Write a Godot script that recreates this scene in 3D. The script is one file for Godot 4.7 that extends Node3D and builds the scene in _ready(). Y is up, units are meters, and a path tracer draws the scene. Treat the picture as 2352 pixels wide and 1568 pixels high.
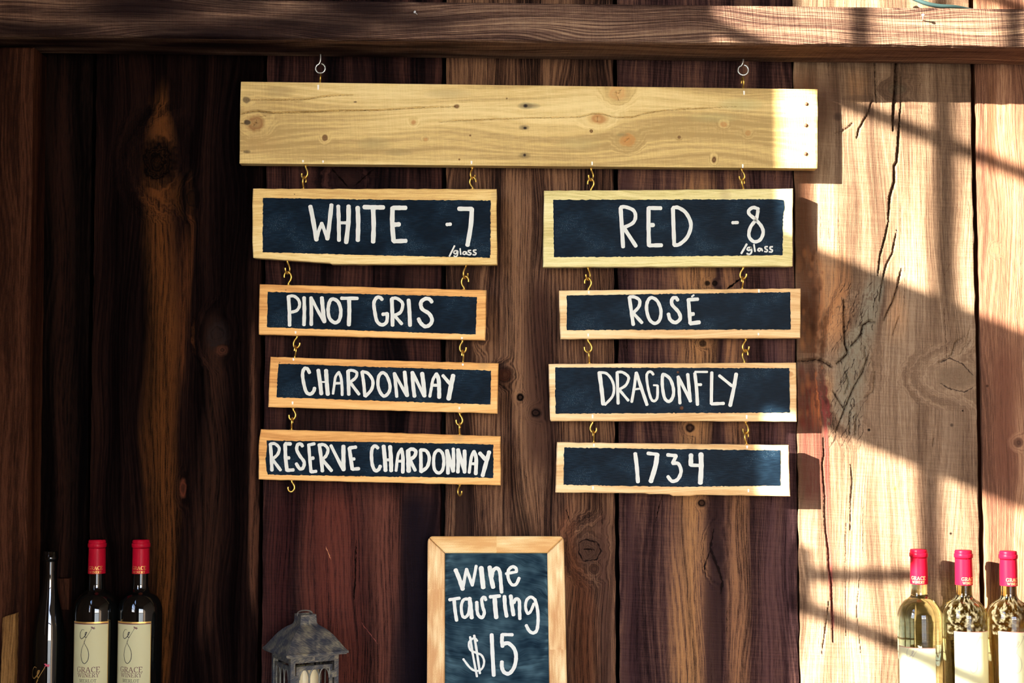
extends Node3D
# A winery wall: hanging painted menu boards, bottles, a lantern and a slate on a shelf.

const F := 3300.0                      # focal length in pixels of the 2352 x 1568 frame
const EYE := Vector3(0, 1.5, 2.5)
const PITCH := 0.0556
const SUN := Vector3(1.42, -0.58, -1.0)  # the way sunlight travels
const SHELF := 0.997
const ROOM_L := -1.15
const ROOM_R := 2.6
const ROOM_F := 5.5
const ROOM_H := 3.8
const RIGHT_SIDE := 2.6

var M := {}
var T := {}          # textures by name
var jobs := []
var taken := {}

# ---------------------------------------------------------------- camera rays
func ray(px: float, py: float) -> Vector3:
	var a := (px - 1176.0) / F
	var b := -(py - 784.0) / F
	var c := cos(PITCH)
	var s := sin(PITCH)
	return Vector3(a, b * c + s, b * s - c)

func at(px: float, py: float, z: float) -> Vector3:
	var d := ray(px, py)
	return EYE + d * ((z - EYE.z) / d.z)

func at2(px: float, py: float, z: float) -> Vector2:
	var p := at(px, py, z)
	return Vector2(p.x, p.y)

func pts(list: Array, z: float) -> PackedVector2Array:
	var o := PackedVector2Array()
	for i in range(0, list.size(), 2):
		o.append(at2(list[i], list[i + 1], z))
	return o

# ---------------------------------------------------------------- nodes
func numbered(called: String) -> String:
	if not taken.has(called):
		taken[called] = 0
		return called
	taken[called] += 1
	return "%s_%03d" % [called, taken[called]]

func thing(called: String, label: String, category: String, pos := Vector3.ZERO, group := "") -> Node3D:
	var o := Node3D.new()
	o.name = numbered(called)
	add_child(o)
	o.position = pos
	o.set_meta("label", label)
	o.set_meta("category", category)
	if group != "":
		o.set_meta("group", group)
	return o

func structure(called: String, label: String) -> Node3D:
	var o := Node3D.new()
	o.name = called
	add_child(o)
	o.set_meta("kind", "structure")
	o.set_meta("label", label)
	return o

func put(st: SurfaceTool, called: String, mat: Material, parent: Node3D, smooth := false) -> MeshInstance3D:
	st.generate_normals()
	return put_mesh(st.commit(), called, mat, parent)

func put_mesh(me: Mesh, called: String, mat: Material, parent: Node3D) -> MeshInstance3D:
	var o := MeshInstance3D.new()
	o.mesh = me
	o.material_override = mat
	o.name = called
	parent.add_child(o, true)
	return o

func tool(smooth := false) -> SurfaceTool:
	var st := SurfaceTool.new()
	st.begin(Mesh.PRIMITIVE_TRIANGLES)
	st.set_smooth_group(0 if smooth else -1)
	return st

# ---------------------------------------------------------------- shapes (front faces clockwise)
func tri(st: SurfaceTool, a: Vector3, b: Vector3, c: Vector3, ua := Vector2.ZERO, ub := Vector2.ZERO, uc := Vector2.ZERO) -> void:
	st.set_uv(ua); st.add_vertex(a)
	st.set_uv(ub); st.add_vertex(b)
	st.set_uv(uc); st.add_vertex(c)

func quad(st: SurfaceTool, a: Vector3, b: Vector3, c: Vector3, d: Vector3, ua := Vector2.ZERO, ub := Vector2.ZERO, uc := Vector2.ZERO, ud := Vector2.ZERO) -> void:
	tri(st, a, b, c, ua, ub, uc)
	tri(st, a, c, d, ua, uc, ud)

func clockwise(p: PackedVector2Array) -> PackedVector2Array:
	# clockwise as seen from +z with y up
	var o := p.duplicate()
	if not Geometry2D.is_polygon_clockwise(o):
		o.reverse()
	var s := 0.0
	for i in o.size():
		var a := o[i]
		var b := o[(i + 1) % o.size()]
		s += a.x * b.y - b.x * a.y
	if s > 0.0:
		o.reverse()
	return o

func inset(p: PackedVector2Array, d: float) -> PackedVector2Array:
	var o := PackedVector2Array()
	var n := p.size()
	for i in n:
		var a := (p[i] - p[(i + n - 1) % n]).normalized()
		var b := (p[(i + 1) % n] - p[i]).normalized()
		var na := Vector2(a.y, -a.x)   # inward for clockwise
		var nb := Vector2(b.y, -b.x)
		var m := (na + nb)
		var l := m.dot(na)
		o.append(p[i] + m * (d / maxf(l, 0.35)))
	return o

# an outline in x and y, thickness from z0 to z1, front edge chamfered; uv is a Transform2D from metres to texture
func slab(st: SurfaceTool, outline: PackedVector2Array, z0: float, z1: float, bevel := 0.0, uv := Transform2D.IDENTITY, xf := Transform3D.IDENTITY) -> void:
	var p := clockwise(outline)
	var q := p if bevel <= 0.0 else inset(p, bevel)
	var n := p.size()
	var idx := Geometry2D.triangulate_polygon(q)
	for i in range(0, idx.size(), 3):
		var a := q[idx[i]]
		var b := q[idx[i + 1]]
		var c := q[idx[i + 2]]
		if (b - a).cross(c - a) > 0.0:
			var t := b
			b = c
			c = t
		tri(st, xf * Vector3(a.x, a.y, z1), xf * Vector3(b.x, b.y, z1), xf * Vector3(c.x, c.y, z1), uv * a, uv * b, uv * c)
	idx = Geometry2D.triangulate_polygon(p)
	for i in range(0, idx.size(), 3):
		var a := p[idx[i]]
		var b := p[idx[i + 1]]
		var c := p[idx[i + 2]]
		if (b - a).cross(c - a) < 0.0:
			var t := b
			b = c
			c = t
		tri(st, xf * Vector3(a.x, a.y, z0), xf * Vector3(b.x, b.y, z0), xf * Vector3(c.x, c.y, z0), uv * a, uv * b, uv * c)
	for i in n:
		var k := (i + 1) % n
		var a := p[i]
		var b := p[k]
		var out := Vector2(-(b - a).y, (b - a).x).normalized()
		var sh := out * (z1 - z0)
		if bevel > 0.0:
			quad(st, xf * Vector3(q[i].x, q[i].y, z1), xf * Vector3(a.x, a.y, z1 - bevel), xf * Vector3(b.x, b.y, z1 - bevel), xf * Vector3(q[k].x, q[k].y, z1), uv * q[i], uv * a, uv * b, uv * q[k])
		quad(st, xf * Vector3(a.x, a.y, z1 - bevel), xf * Vector3(a.x, a.y, z0), xf * Vector3(b.x, b.y, z0), xf * Vector3(b.x, b.y, z1 - bevel), uv * a, uv * (a + sh), uv * (b + sh), uv * b)

func rect(x0: float, y0: float, x1: float, y1: float) -> PackedVector2Array:
	return PackedVector2Array([Vector2(x0, y1), Vector2(x1, y1), Vector2(x1, y0), Vector2(x0, y0)])

func box(st: SurfaceTool, a: Vector3, b: Vector3, bevel := 0.0, uv := Transform2D.IDENTITY, xf := Transform3D.IDENTITY) -> void:
	slab(st, rect(a.x, a.y, b.x, b.y), a.z, b.z, bevel, uv, xf)

func spline(p: Array, steps := 8, closed := false) -> Array:
	var o := []
	var n := p.size()
	var last := n if closed else n - 1
	for i in last:
		var a = p[(i - 1 + n) % n] if closed else p[maxi(i - 1, 0)]
		var b = p[i]
		var c = p[(i + 1) % n]
		var d = p[(i + 2) % n] if closed else p[mini(i + 2, n - 1)]
		for k in steps:
			var t := float(k) / steps
			o.append(0.5 * ((2.0 * b) + (c - a) * t + (2.0 * a - 5.0 * b + 4.0 * c - d) * t * t + (3.0 * b - a - 3.0 * c + d) * t * t * t))
	if not closed:
		o.append(p[n - 1])
	return o

func tube(st: SurfaceTool, path: Array, r: float, sides := 8, closed := false, radii := []) -> void:
	var n := path.size()
	var rings := []
	var up := Vector3(0.13, 0.31, 0.94).normalized()
	for i in n:
		var a: Vector3 = path[(i - 1 + n) % n] if closed else path[maxi(i - 1, 0)]
		var b: Vector3 = path[(i + 1) % n] if closed else path[mini(i + 1, n - 1)]
		var t := (b - a).normalized()
		up = (up - t * up.dot(t)).normalized()
		var side := t.cross(up)
		var ring := []
		var rr: float = r if radii.is_empty() else radii[i]
		for k in sides:
			var g := TAU * k / sides
			ring.append(path[i] + (up * cos(g) + side * sin(g)) * rr)
		rings.append(ring)
	for i in (n if closed else n - 1):
		var j := (i + 1) % n
		for k in sides:
			var l := (k + 1) % sides
			quad(st, rings[i][k], rings[j][k], rings[j][l], rings[i][l])
	if not closed:
		for k in range(1, sides - 1):
			tri(st, rings[0][0], rings[0][k], rings[0][k + 1])
			tri(st, rings[n - 1][0], rings[n - 1][k + 1], rings[n - 1][k])

# profile: array of Vector2(radius, height) from bottom to top
func lathe(st: SurfaceTool, prof: Array, seg := 48, c := Vector3.ZERO) -> void:
	for i in prof.size() - 1:
		var a: Vector2 = prof[i]
		var b: Vector2 = prof[i + 1]
		for k in seg:
			var g := TAU * k / seg
			var h := TAU * (k + 1) / seg
			var p := c + Vector3(a.x * sin(g), a.y, a.x * cos(g))
			var q := c + Vector3(a.x * sin(h), a.y, a.x * cos(h))
			var r := c + Vector3(b.x * sin(h), b.y, b.x * cos(h))
			var s := c + Vector3(b.x * sin(g), b.y, b.x * cos(g))
			var u0 := float(k) / seg
			var u1 := float(k + 1) / seg
			if b.x > 1e-6:
				tri(st, s, r, q, Vector2(u0, b.y), Vector2(u1, b.y), Vector2(u1, a.y))
			if a.x > 1e-6:
				tri(st, s, q, p, Vector2(u0, b.y), Vector2(u1, a.y), Vector2(u0, a.y))

# ---------------------------------------------------------------- brush strokes
# a stroke in crop pixels becomes a flat ribbon with round ends; place() turns a photo pixel into a point
const CROPS := {
	"A": [570.0, 420.0, 7.84], "B": [850.0, 420.0, 7.84], "C": [590.0, 640.0, 8.711], "D": [840.0, 640.0, 8.110],
	"E": [610.0, 810.0, 8.711], "F": [870.0, 810.0, 8.110], "G": [590.0, 980.0, 8.4], "H": [830.0, 980.0, 7.127],
	"I": [1240.0, 420.0, 6.189], "J": [1560.0, 420.0, 7.839], "K": [1270.0, 640.0, 4.055], "L": [1250.0, 820.0, 7.587],
	"N": [1540.0, 820.0, 7.587], "Q": [1270.0, 1000.0, 4.2], "O": [970.0, 1220.0, 6.918], "P": [970.0, 1390.0, 6.918],
	"S": [40.0, 1220.0, 4.506], "W": [2030.0, 1230.0, 4.640]}

func ribbon(st: SurfaceTool, line: Array, w: float, closed: bool, place: Callable, lift: float, rng: RandomNumberGenerator, taper := false) -> void:
	var p := []
	if line.size() > 2 or closed:
		p = spline(line, 7, closed)
	else:
		for k in 7:
			p.append((line[0] as Vector2).lerp(line[1], k / 6.0))
	var n := p.size()
	var lft := []
	var rgt := []
	var wob := rng.randf() * 10.0
	for i in n:
		var a: Vector2 = p[(i - 1 + n) % n] if closed else p[maxi(i - 1, 0)]
		var b: Vector2 = p[(i + 1) % n] if closed else p[mini(i + 1, n - 1)]
		var t := (b - a).normalized()
		var nn := Vector2(-t.y, t.x)
		var hw := w * 0.5 * (1.0 + 0.05 * sin(wob + i * 1.3) + 0.04 * rng.randf_range(-1, 1))
		if taper:
			hw *= 0.35 + 0.65 * sin(PI * clampf(float(i) / (n - 1), 0.04, 0.96))
		lft.append(place.call(p[i] - nn * hw, lift))
		rgt.append(place.call(p[i] + nn * hw, lift))
	for i in (n if closed else n - 1):
		var j := (i + 1) % n
		var up: Vector3 = (lft[j] - lft[i]).cross(rgt[i] - lft[i])
		quad(st, lft[i], lft[j], rgt[j], rgt[i])
	if not closed and not taper:
		for e in 2:
			var i := 0 if e == 0 else n - 1
			var c: Vector2 = p[i]
			var t2: Vector2 = (p[0] - p[1]).normalized() if e == 0 else (p[n - 1] - p[n - 2]).normalized()
			var nn := Vector2(-t2.y, t2.x)
			var prev = null
			for k in 9:
				var g := -PI / 2 + PI * k / 8.0
				var q: Vector3 = place.call(c + (t2 * cos(g) * 0.8 + nn * sin(g)) * w * 0.5, lift)
				if prev != null:
					tri(st, place.call(c, lift), prev, q)
				prev = q

func letters(strokes: Array, place: Callable, seed_: int) -> SurfaceTool:
	var st := tool()
	var rng := RandomNumberGenerator.new()
	rng.seed = seed_
	var k := 0
	for s in strokes:
		var c: Array = CROPS[s[0]]
		var line := []
		for i in range(0, s[2].size(), 2):
			line.append(Vector2(c[0] + s[2][i] / c[2], c[1] + s[2][i + 1] / c[2]))
		ribbon(st, line, s[1] / c[2], s.size() > 3, place, 0.00002 * k, rng)
		k += 1
	return st

# ---------------------------------------------------------------- computed textures
func noise(seed_: int, kind := FastNoiseLite.TYPE_SIMPLEX, octaves := 1) -> FastNoiseLite:
	var n := FastNoiseLite.new()
	n.seed = seed_
	n.noise_type = kind
	n.frequency = 1.0
	if octaves > 1:
		n.fractal_type = FastNoiseLite.FRACTAL_FBM
		n.fractal_octaves = octaves
	else:
		n.fractal_type = FastNoiseLite.FRACTAL_NONE
	return n

# Wood. Grain runs along y, or along x with "along_x". Lengths in metres; colours are sRGB.
# knots: [x, y, rx, ry, colour, strength]; streaks: [[x, y, halfwidth, ...] going down, colour, strength]; marks: [x, y, r, colour, strength]; lines: [[x, y, ...], width, colour, strength]
func wood_job(j: int) -> void:
	var p: Dictionary = jobs[j]
	if p.kind == "wood":
		make_wood(p)
	elif p.kind == "slate":
		make_slate(p)
	elif p.kind == "dust":
		make_dust(p)
	else:
		make_speckle(p)

func make_wood(p: Dictionary) -> void:
	var w: int = p.w
	var h: int = p.h
	var x0: float = p.x0
	var y0: float = p.y0
	var dx: float = p.size.x / w
	var dy: float = p.size.y / h
	var sd: int = p.seed
	var n_warp := noise(sd, FastNoiseLite.TYPE_SIMPLEX, 2)
	var n_ring := noise(sd + 1)
	var n_band := noise(sd + 2, FastNoiseLite.TYPE_SIMPLEX, 2)
	var n_fib := noise(sd + 3)
	var n_saw := noise(sd + 4)
	var cols: Array = p.colors
	var c0: Color = cols[0]
	var c1: Color = cols[1]
	var c2: Color = cols[2]
	var ringf: float = p.get("ring", 160.0)
	var ring_a: float = p.get("ring_a", 0.22)
	var band_a: float = p.get("band_a", 0.30)
	var fib_a: float = p.get("fib_a", 0.22)
	var saw_a: float = p.get("saw_a", 0.0)
	var bandf: float = p.get("band", 14.0)
	var along_x: bool = p.get("along_x", false)
	var knots: Array = p.get("knots", [])
	var streaks: Array = p.get("streaks", [])
	var data := PackedByteArray()
	data.resize(w * h * 3)
	var hgt := PackedByteArray()
	hgt.resize(w * h)
	var o := 0
	for j in h:
		var y := y0 - (j + 0.5) * dy
		var near := []
		for k in knots:
			if absf(y - k[1]) < 3.4 * k[3]:
				near.append(k)
		var rows := []
		for s in streaks:
			var l: Array = s[0]
			for i in range(0, l.size() - 3, 3):
				var ya: float = l[i + 1]
				var yb: float = l[i + 4]
				if y <= ya and y > yb:
					var t := (ya - y) / (ya - yb)
					var ends := 1.0
					if i == 0 and not s.size() > 3:
						ends = clampf((l[1] - y) / 0.05, 0.0, 1.0)
					if i == l.size() - 6 and not s.size() > 3:
						ends *= clampf((y - l[l.size() - 2]) / 0.05, 0.0, 1.0)
					rows.append([lerpf(l[i], l[i + 3], t), lerpf(l[i + 2], l[i + 5], t), s[1], s[2] * ends])
		for i in w:
			var x := x0 + (i + 0.5) * dx
			var gx := y if along_x else x
			var gy := x if along_x else y
			var u := gx + n_warp.get_noise_2d(gx * 7.0, gy * 1.6) * 0.016
			var kd := 0.0
			var kc := c0
			for k in near:
				var ex: float = (x - k[0]) / k[2]
				if ex > 3.4 or ex < -3.4:
					continue
				var ey: float = (y - k[1]) / k[3]
				var d := sqrt(ex * ex + ey * ey)
				if d < 3.4:
					d += n_band.get_noise_2d(x * 60.0, y * 60.0) * 0.18
					var m := clampf((3.4 - d) / 2.2, 0.0, 1.0)
					m = m * m * (3.0 - 2.0 * m)
					var rr: float = k[3] if along_x else k[2]
					u = lerpf(u, (k[1] if along_x else k[0]) + d * rr, m)
					if d < 1.0:
						kd = k[5] * (0.75 + 0.25 * d)
						kc = k[4]
					elif d < 1.5:
						kd = k[5] * (1.5 - d) * 1.6
						kc = k[4]
			var ring := n_ring.get_noise_2d(u * ringf, gy * 2.0)
			var band := n_band.get_noise_2d(u * bandf, gy * 0.9 + 3.0)
			var fib := 0.62 * n_fib.get_noise_2d(gx * 1500.0, gy * 30.0) + 0.36 * n_fib.get_noise_2d(gx * 520.0 + 40.0, gy * 9.0) + 0.30 * n_saw.get_noise_2d(gx * 1900.0, gy * 420.0)
			var v := 0.5 + band_a * band * 1.6 + ring_a * ring + fib_a * fib
			var hh := 0.55 + 0.22 * fib + 0.2 * ring
			if saw_a > 0.0:
				var sw := n_saw.get_noise_2d(gy * 330.0 + gx * 22.0, gx * 9.0)
				v += saw_a * sw
				hh += 0.25 * sw
			v = clampf(v, 0.0, 1.0)
			var c := c0.lerp(c1, v * 2.0) if v < 0.5 else c1.lerp(c2, v * 2.0 - 1.0)
			for s in rows:
				var d2: float = (x - s[0] + 0.012 * band) / s[1]
				if d2 < 1.0 and d2 > -1.0:
					var a: float = s[3] * (1.0 - d2 * d2) * clampf(0.85 + 0.55 * fib + 0.35 * ring, 0.0, 1.0)
					c = c.lerp(s[2], a)
			if kd > 0.0:
				c = c.lerp(kc, clampf(kd * (0.9 + 0.4 * ring), 0.0, 1.0))
				hh -= 0.25 * kd
			data[o * 3] = clampi(int(c.r * 255.0), 0, 255)
			data[o * 3 + 1] = clampi(int(c.g * 255.0), 0, 255)
			data[o * 3 + 2] = clampi(int(c.b * 255.0), 0, 255)
			hgt[o] = clampi(int(hh * 255.0), 0, 255)
			o += 1
	for l in p.get("lines", []):
		var pl: Array = l[0]
		for i in range(0, pl.size() - 2, 2):
			var a := Vector2(pl[i], pl[i + 1])
			var b := Vector2(pl[i + 2], pl[i + 3])
			var n := int(a.distance_to(b) / minf(dx, dy) * 1.5) + 2
			for k in n:
				var q := a.lerp(b, float(k) / n)
				var tp := taper((i / 2 + float(k) / n) / (pl.size() / 2 - 1)) * (0.8 + 0.4 * n_saw.get_noise_2d(q.x * 90.0, q.y * 90.0))
				q += Vector2(n_saw.get_noise_2d(q.x * 160.0, q.y * 160.0), n_saw.get_noise_2d(q.y * 160.0, q.x * 160.0 + 9.0)) * 0.0005
				stamp(data, hgt, w, h, (q.x - x0) / dx, (y0 - q.y) / dy, l[1] * tp / dx, l[1] * tp / dy, l[2], l[3], true)
	for m in p.get("marks", []):
		stamp(data, hgt, w, h, (m[0] - x0) / dx, (y0 - m[1]) / dy, m[2] / dx, m[2] * (m[5] if m.size() > 5 else 1.0) / dy, m[3], m[4], false)
	p.color_image = Image.create_from_data(w, h, false, Image.FORMAT_RGB8, data)
	p.height_image = Image.create_from_data(w, h, false, Image.FORMAT_L8, hgt)

func taper(t: float) -> float:
	return 0.35 + 0.65 * clampf(sin(PI * clampf(t, 0.0, 1.0)) * 2.2, 0.0, 1.0)

func stamp(data: PackedByteArray, hgt: PackedByteArray, w: int, h: int, cx: float, cy: float, rx: float, ry: float, c: Color, a: float, groove: bool) -> void:
	for jj in range(maxi(0, int(cy - ry - 1)), mini(h, int(cy + ry + 2))):
		for ii in range(maxi(0, int(cx - rx - 1)), mini(w, int(cx + rx + 2))):
			var ex := (ii + 0.5 - cx) / maxf(rx, 0.6)
			var ey := (jj + 0.5 - cy) / maxf(ry, 0.6)
			var d := sqrt(ex * ex + ey * ey)
			if d < 1.0:
				var k := a * (1.0 - d * d)
				var o := jj * w + ii
				data[o * 3] = int(lerpf(data[o * 3], c.r * 255.0, k))
				data[o * 3 + 1] = int(lerpf(data[o * 3 + 1], c.g * 255.0, k))
				data[o * 3 + 2] = int(lerpf(data[o * 3 + 2], c.b * 255.0, k))
				if groove:
					hgt[o] = int(lerpf(hgt[o], 0.0, k * 0.5))

# chalk wiped in arcs over a slate
func make_slate(p: Dictionary) -> void:
	var w: int = p.w
	var h: int = p.h
	var sd: int = p.seed
	var a := noise(sd, FastNoiseLite.TYPE_SIMPLEX, 3)
	var b := noise(sd + 1)
	var f := noise(sd + 2)
	var data := PackedByteArray()
	data.resize(w * h * 3)
	var c0: Color = p.colors[0]
	var c1: Color = p.colors[1]
	var o := 0
	for j in h:
		for i in w:
			var x := float(i) / w - 0.5
			var y := float(j) / h * 1.7
			var q := pow(pow(absf(x) / 0.47, 6.0) + pow(absf(y - 0.62) / 0.66, 6.0), 1.0 / 6.0) + 0.03 * a.get_noise_2d(x * 3.0, y * 3.0)
			var sx := x + 0.5
			var arm := 0.0 if y < 0.72 else 1.0       # two wipes of the cloth, each swung from its own elbow
			var er := Vector2(sx - (0.3 if arm < 0.5 else 0.75), y - (1.5 if arm < 0.5 else -0.6)).length()
			er += 0.04 * a.get_noise_2d(x * 2.0 + arm * 9.0, y * 2.0)
			var arc := b.get_noise_2d(er * 16.0, x * 1.5 + arm * 5.0)
			var fine := f.get_noise_2d(er * 95.0, x * 2.5 + y * 2.0)
			var cloud := a.get_noise_2d(x * 3.2, y * 3.2 + 7.0)
			var v := 0.44 + 0.09 * arc + 0.15 * fine + 0.42 * cloud
			v += (0.22 + 0.3 * arc) * exp(-pow((q - 0.97) / 0.035, 2.0))
			v = clampf(v, 0.0, 1.0)
			var c := c0.lerp(c1, v)
			data[o] = int(c.r * 255.0)
			data[o + 1] = int(c.g * 255.0)
			data[o + 2] = int(c.b * 255.0)
			o += 3
	p.color_image = Image.create_from_data(w, h, false, Image.FORMAT_RGB8, data)
	p.height_image = null

# grey-yellow dust in clinging specks and rubbed patches, clear between
func make_dust(p: Dictionary) -> void:
	var w: int = p.w
	var h: int = p.h
	var a := noise(p.seed, FastNoiseLite.TYPE_SIMPLEX, 3)
	var f := noise(p.seed + 1)
	var rd := RandomNumberGenerator.new()
	rd.seed = 5
	var im := Image.create(w, h, false, Image.FORMAT_RGBA8)
	for j in h:
		for i in w:
			var c := a.get_noise_2d(i * 0.018, j * 0.03)
			var s := rd.randf()
			var v := clampf(c * 0.9 + 0.10, 0.0, 0.8) * s * s * 0.7
			im.set_pixel(i, j, Color(0.74, 0.68, 0.52, v))
	p.color_image = im
	p.height_image = null

# mottled paint, metal or dust: two colours in cloudy patches, brushed streaks, specks
func make_speckle(p: Dictionary) -> void:
	var w: int = p.w
	var h: int = p.h
	var sd: int = p.seed
	var a := noise(sd, FastNoiseLite.TYPE_SIMPLEX, 3)
	var b := noise(sd + 1)
	var f := noise(sd + 2)
	var data := PackedByteArray()
	data.resize(w * h * 3)
	var hgt := PackedByteArray()
	hgt.resize(w * h)
	var c0: Color = p.colors[0]
	var c1: Color = p.colors[1]
	var sx: float = p.get("sx", 3.0)
	var sy: float = p.get("sy", 3.0)
	var lx: float = p.get("lx", 20.0)
	var ly: float = p.get("ly", 120.0)
	var tilt: float = p.get("tilt", 0.0)
	var la: float = p.get("la", 0.3)
	var ca: float = p.get("ca", 0.6)
	var speck: float = p.get("speck", 0.0)
	var o := 0
	for j in h:
		for i in w:
			var x := float(i) / w
			var y := float(j) / h
			var cloud := a.get_noise_2d(x * sx, y * sy)
			var ln := b.get_noise_2d((x + tilt * y) * lx, (y - tilt * x) * ly)
			var fn := f.get_noise_2d(i * 0.45, j * 0.45)
			var v := clampf(0.4 + ca * cloud + la * ln + 0.16 * fn, 0.0, 1.0)
			var c := c0.lerp(c1, v)
			if speck > 0.0 and fn + 0.35 * cloud > 1.02:
				c = c.lerp(p.colors[2], speck)
			data[o * 3] = int(c.r * 255.0)
			data[o * 3 + 1] = int(c.g * 255.0)
			data[o * 3 + 2] = int(c.b * 255.0)
			hgt[o] = clampi(int((0.5 + 0.3 * ln + 0.25 * fn) * 255.0), 0, 255)
			o += 1
	p.color_image = Image.create_from_data(w, h, false, Image.FORMAT_RGB8, data)
	p.height_image = Image.create_from_data(w, h, false, Image.FORMAT_L8, hgt)

func rgb(r: float, g: float, b: float) -> Color:
	return Color(r / 255.0, g / 255.0, b / 255.0)

func plain(c: Color, rough := 0.6, metal := 0.0, spec := 0.5) -> StandardMaterial3D:
	var m := StandardMaterial3D.new()
	m.albedo_color = c
	m.roughness = rough
	m.metallic = metal
	m.metallic_specular = spec
	return m

func textured(called: String, rough := 0.8, relief := 0.08, spec := 0.3) -> StandardMaterial3D:
	var m := StandardMaterial3D.new()
	for p in jobs:
		if p.called == called:
			m.albedo_texture = ImageTexture.create_from_image(p.color_image)
			if p.height_image != null and relief > 0.0:
				m.heightmap_enabled = true
				m.heightmap_texture = ImageTexture.create_from_image(p.height_image)
				m.heightmap_scale = relief
	m.roughness = rough
	m.metallic_specular = spec
	return m

# ---------------------------------------------------------------- boards with grooves pressed into the front
# corners TL, TR, BR, BL in x and y; grooves: [[x, y, ...], width, depth]; rows and columns are the grid
func relief_board(c: Array, z: float, thick: float, nx: int, ys: PackedFloat32Array, grooves: Array, uv: Transform2D, wave: float, seed_: int, origin: Vector3) -> ArrayMesh:
	var ny := ys.size()
	var H := PackedFloat32Array()
	H.resize((nx + 1) * ny)
	var n := noise(seed_, FastNoiseLite.TYPE_SIMPLEX, 2)
	var P := PackedVector2Array()
	P.resize((nx + 1) * ny)
	var tl: Vector2 = c[0]
	var tr: Vector2 = c[1]
	var br: Vector2 = c[2]
	var bl: Vector2 = c[3]
	for j in ny:
		var l := tl.lerp(bl, ys[j])
		var r := tr.lerp(br, ys[j])
		for i in nx + 1:
			var q := l.lerp(r, float(i) / nx)
			if (i == 0 or i == nx) and wave > 0.0:
				q.x += n.get_noise_2d(q.x * 30.0, q.y * 14.0) * wave * 1.2
			P[j * (nx + 1) + i] = q
			H[j * (nx + 1) + i] = n.get_noise_2d(q.x * 14.0, q.y * 2.5) * wave
			if i == 0 or i == nx:
				H[j * (nx + 1) + i] -= 0.0012
	for g in grooves:
		var l: Array = g[0]
		for s in range(0, l.size() - 2, 2):
			var a := Vector2(l[s], l[s + 1])
			var b := Vector2(l[s + 2], l[s + 3])
			var lo: Vector2 = Vector2(minf(a.x, b.x), minf(a.y, b.y)) - Vector2.ONE * g[1] * 2.0
			var hi: Vector2 = Vector2(maxf(a.x, b.x), maxf(a.y, b.y)) + Vector2.ONE * g[1] * 2.0
			for j in ny:
				var y0 := P[j * (nx + 1)].y
				if minf(y0, P[j * (nx + 1) + nx].y) > hi.y or maxf(y0, P[j * (nx + 1) + nx].y) < lo.y:
					continue
				for i in nx + 1:
					var q := P[j * (nx + 1) + i]
					if q.x < lo.x or q.x > hi.x:
						continue
					var d := q.distance_to(Geometry2D.get_closest_point_to_segment(q, a, b)) + n.get_noise_2d(q.x * 150.0, q.y * 150.0) * 0.0006
					var gw: float = g[1] * taper((s / 2 + clampf((q - a).dot(b - a) / (b - a).length_squared(), 0.0, 1.0)) / (l.size() / 2 - 1))
					if d < gw:
						H[j * (nx + 1) + i] = minf(H[j * (nx + 1) + i], -g[2] * clampf((1.0 - d / gw) * 1.8, 0.0, 1.0))
	var V := PackedVector3Array()
	var N := PackedVector3Array()
	var U := PackedVector2Array()
	var I := PackedInt32Array()
	for j in ny:
		for i in nx + 1:
			var k := j * (nx + 1) + i
			V.append(Vector3(P[k].x, P[k].y, z + H[k]) - origin)
			U.append(uv * P[k])
			var ia := maxi(i - 1, 0)
			var ib := mini(i + 1, nx)
			var ja := maxi(j - 1, 0)
			var jb := mini(j + 1, ny - 1)
			var gx := (H[j * (nx + 1) + ib] - H[j * (nx + 1) + ia]) / maxf(P[j * (nx + 1) + ib].x - P[j * (nx + 1) + ia].x, 1e-5)
			var gy := (H[ja * (nx + 1) + i] - H[jb * (nx + 1) + i]) / maxf(P[ja * (nx + 1) + i].y - P[jb * (nx + 1) + i].y, 1e-5)
			N.append(Vector3(-gx, -gy, 1).normalized())
	for j in ny - 1:
		for i in nx:
			var k := j * (nx + 1) + i
			I.append_array([k, k + 1, k + nx + 2, k, k + nx + 2, k + nx + 1])
	# sides and back
	var loop := []
	for i in nx + 1:
		loop.append(i)
	for j in range(1, ny):
		loop.append(j * (nx + 1) + nx)
	for i in range(nx - 1, -1, -1):
		loop.append((ny - 1) * (nx + 1) + i)
	for j in range(ny - 2, 0, -1):
		loop.append(j * (nx + 1))
	for e in loop.size():
		var a: int = loop[e]
		var b: int = loop[(e + 1) % loop.size()]
		var t := P[b] - P[a]
		var out := Vector2(-t.y, t.x).normalized()
		var base := V.size()
		for q in [V[a], Vector3(V[a].x, V[a].y, z - thick - origin.z), Vector3(V[b].x, V[b].y, z - thick - origin.z), V[b]]:
			V.append(q)
			N.append(Vector3(out.x, out.y, 0))
		U.append(uv * P[a]); U.append(uv * (P[a] + out * thick)); U.append(uv * (P[b] + out * thick)); U.append(uv * P[b])
		I.append_array([base, base + 1, base + 2, base, base + 2, base + 3])
	var back := V.size()
	for q in [tl, tr, br, bl]:
		V.append(Vector3(q.x, q.y, z - thick) - origin)
		N.append(Vector3(0, 0, -1))
		U.append(uv * q)
	I.append_array([back, back + 2, back + 1, back, back + 3, back + 2])
	var arr := []
	arr.resize(Mesh.ARRAY_MAX)
	arr[Mesh.ARRAY_VERTEX] = V
	arr[Mesh.ARRAY_NORMAL] = N
	arr[Mesh.ARRAY_TEX_UV] = U
	arr[Mesh.ARRAY_INDEX] = I
	var me := ArrayMesh.new()
	me.add_surface_from_arrays(Mesh.PRIMITIVE_TRIANGLES, arr)
	return me

func even(n: int) -> PackedFloat32Array:
	var o := PackedFloat32Array()
	for i in n + 1:
		o.append(float(i) / n)
	return o

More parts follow.
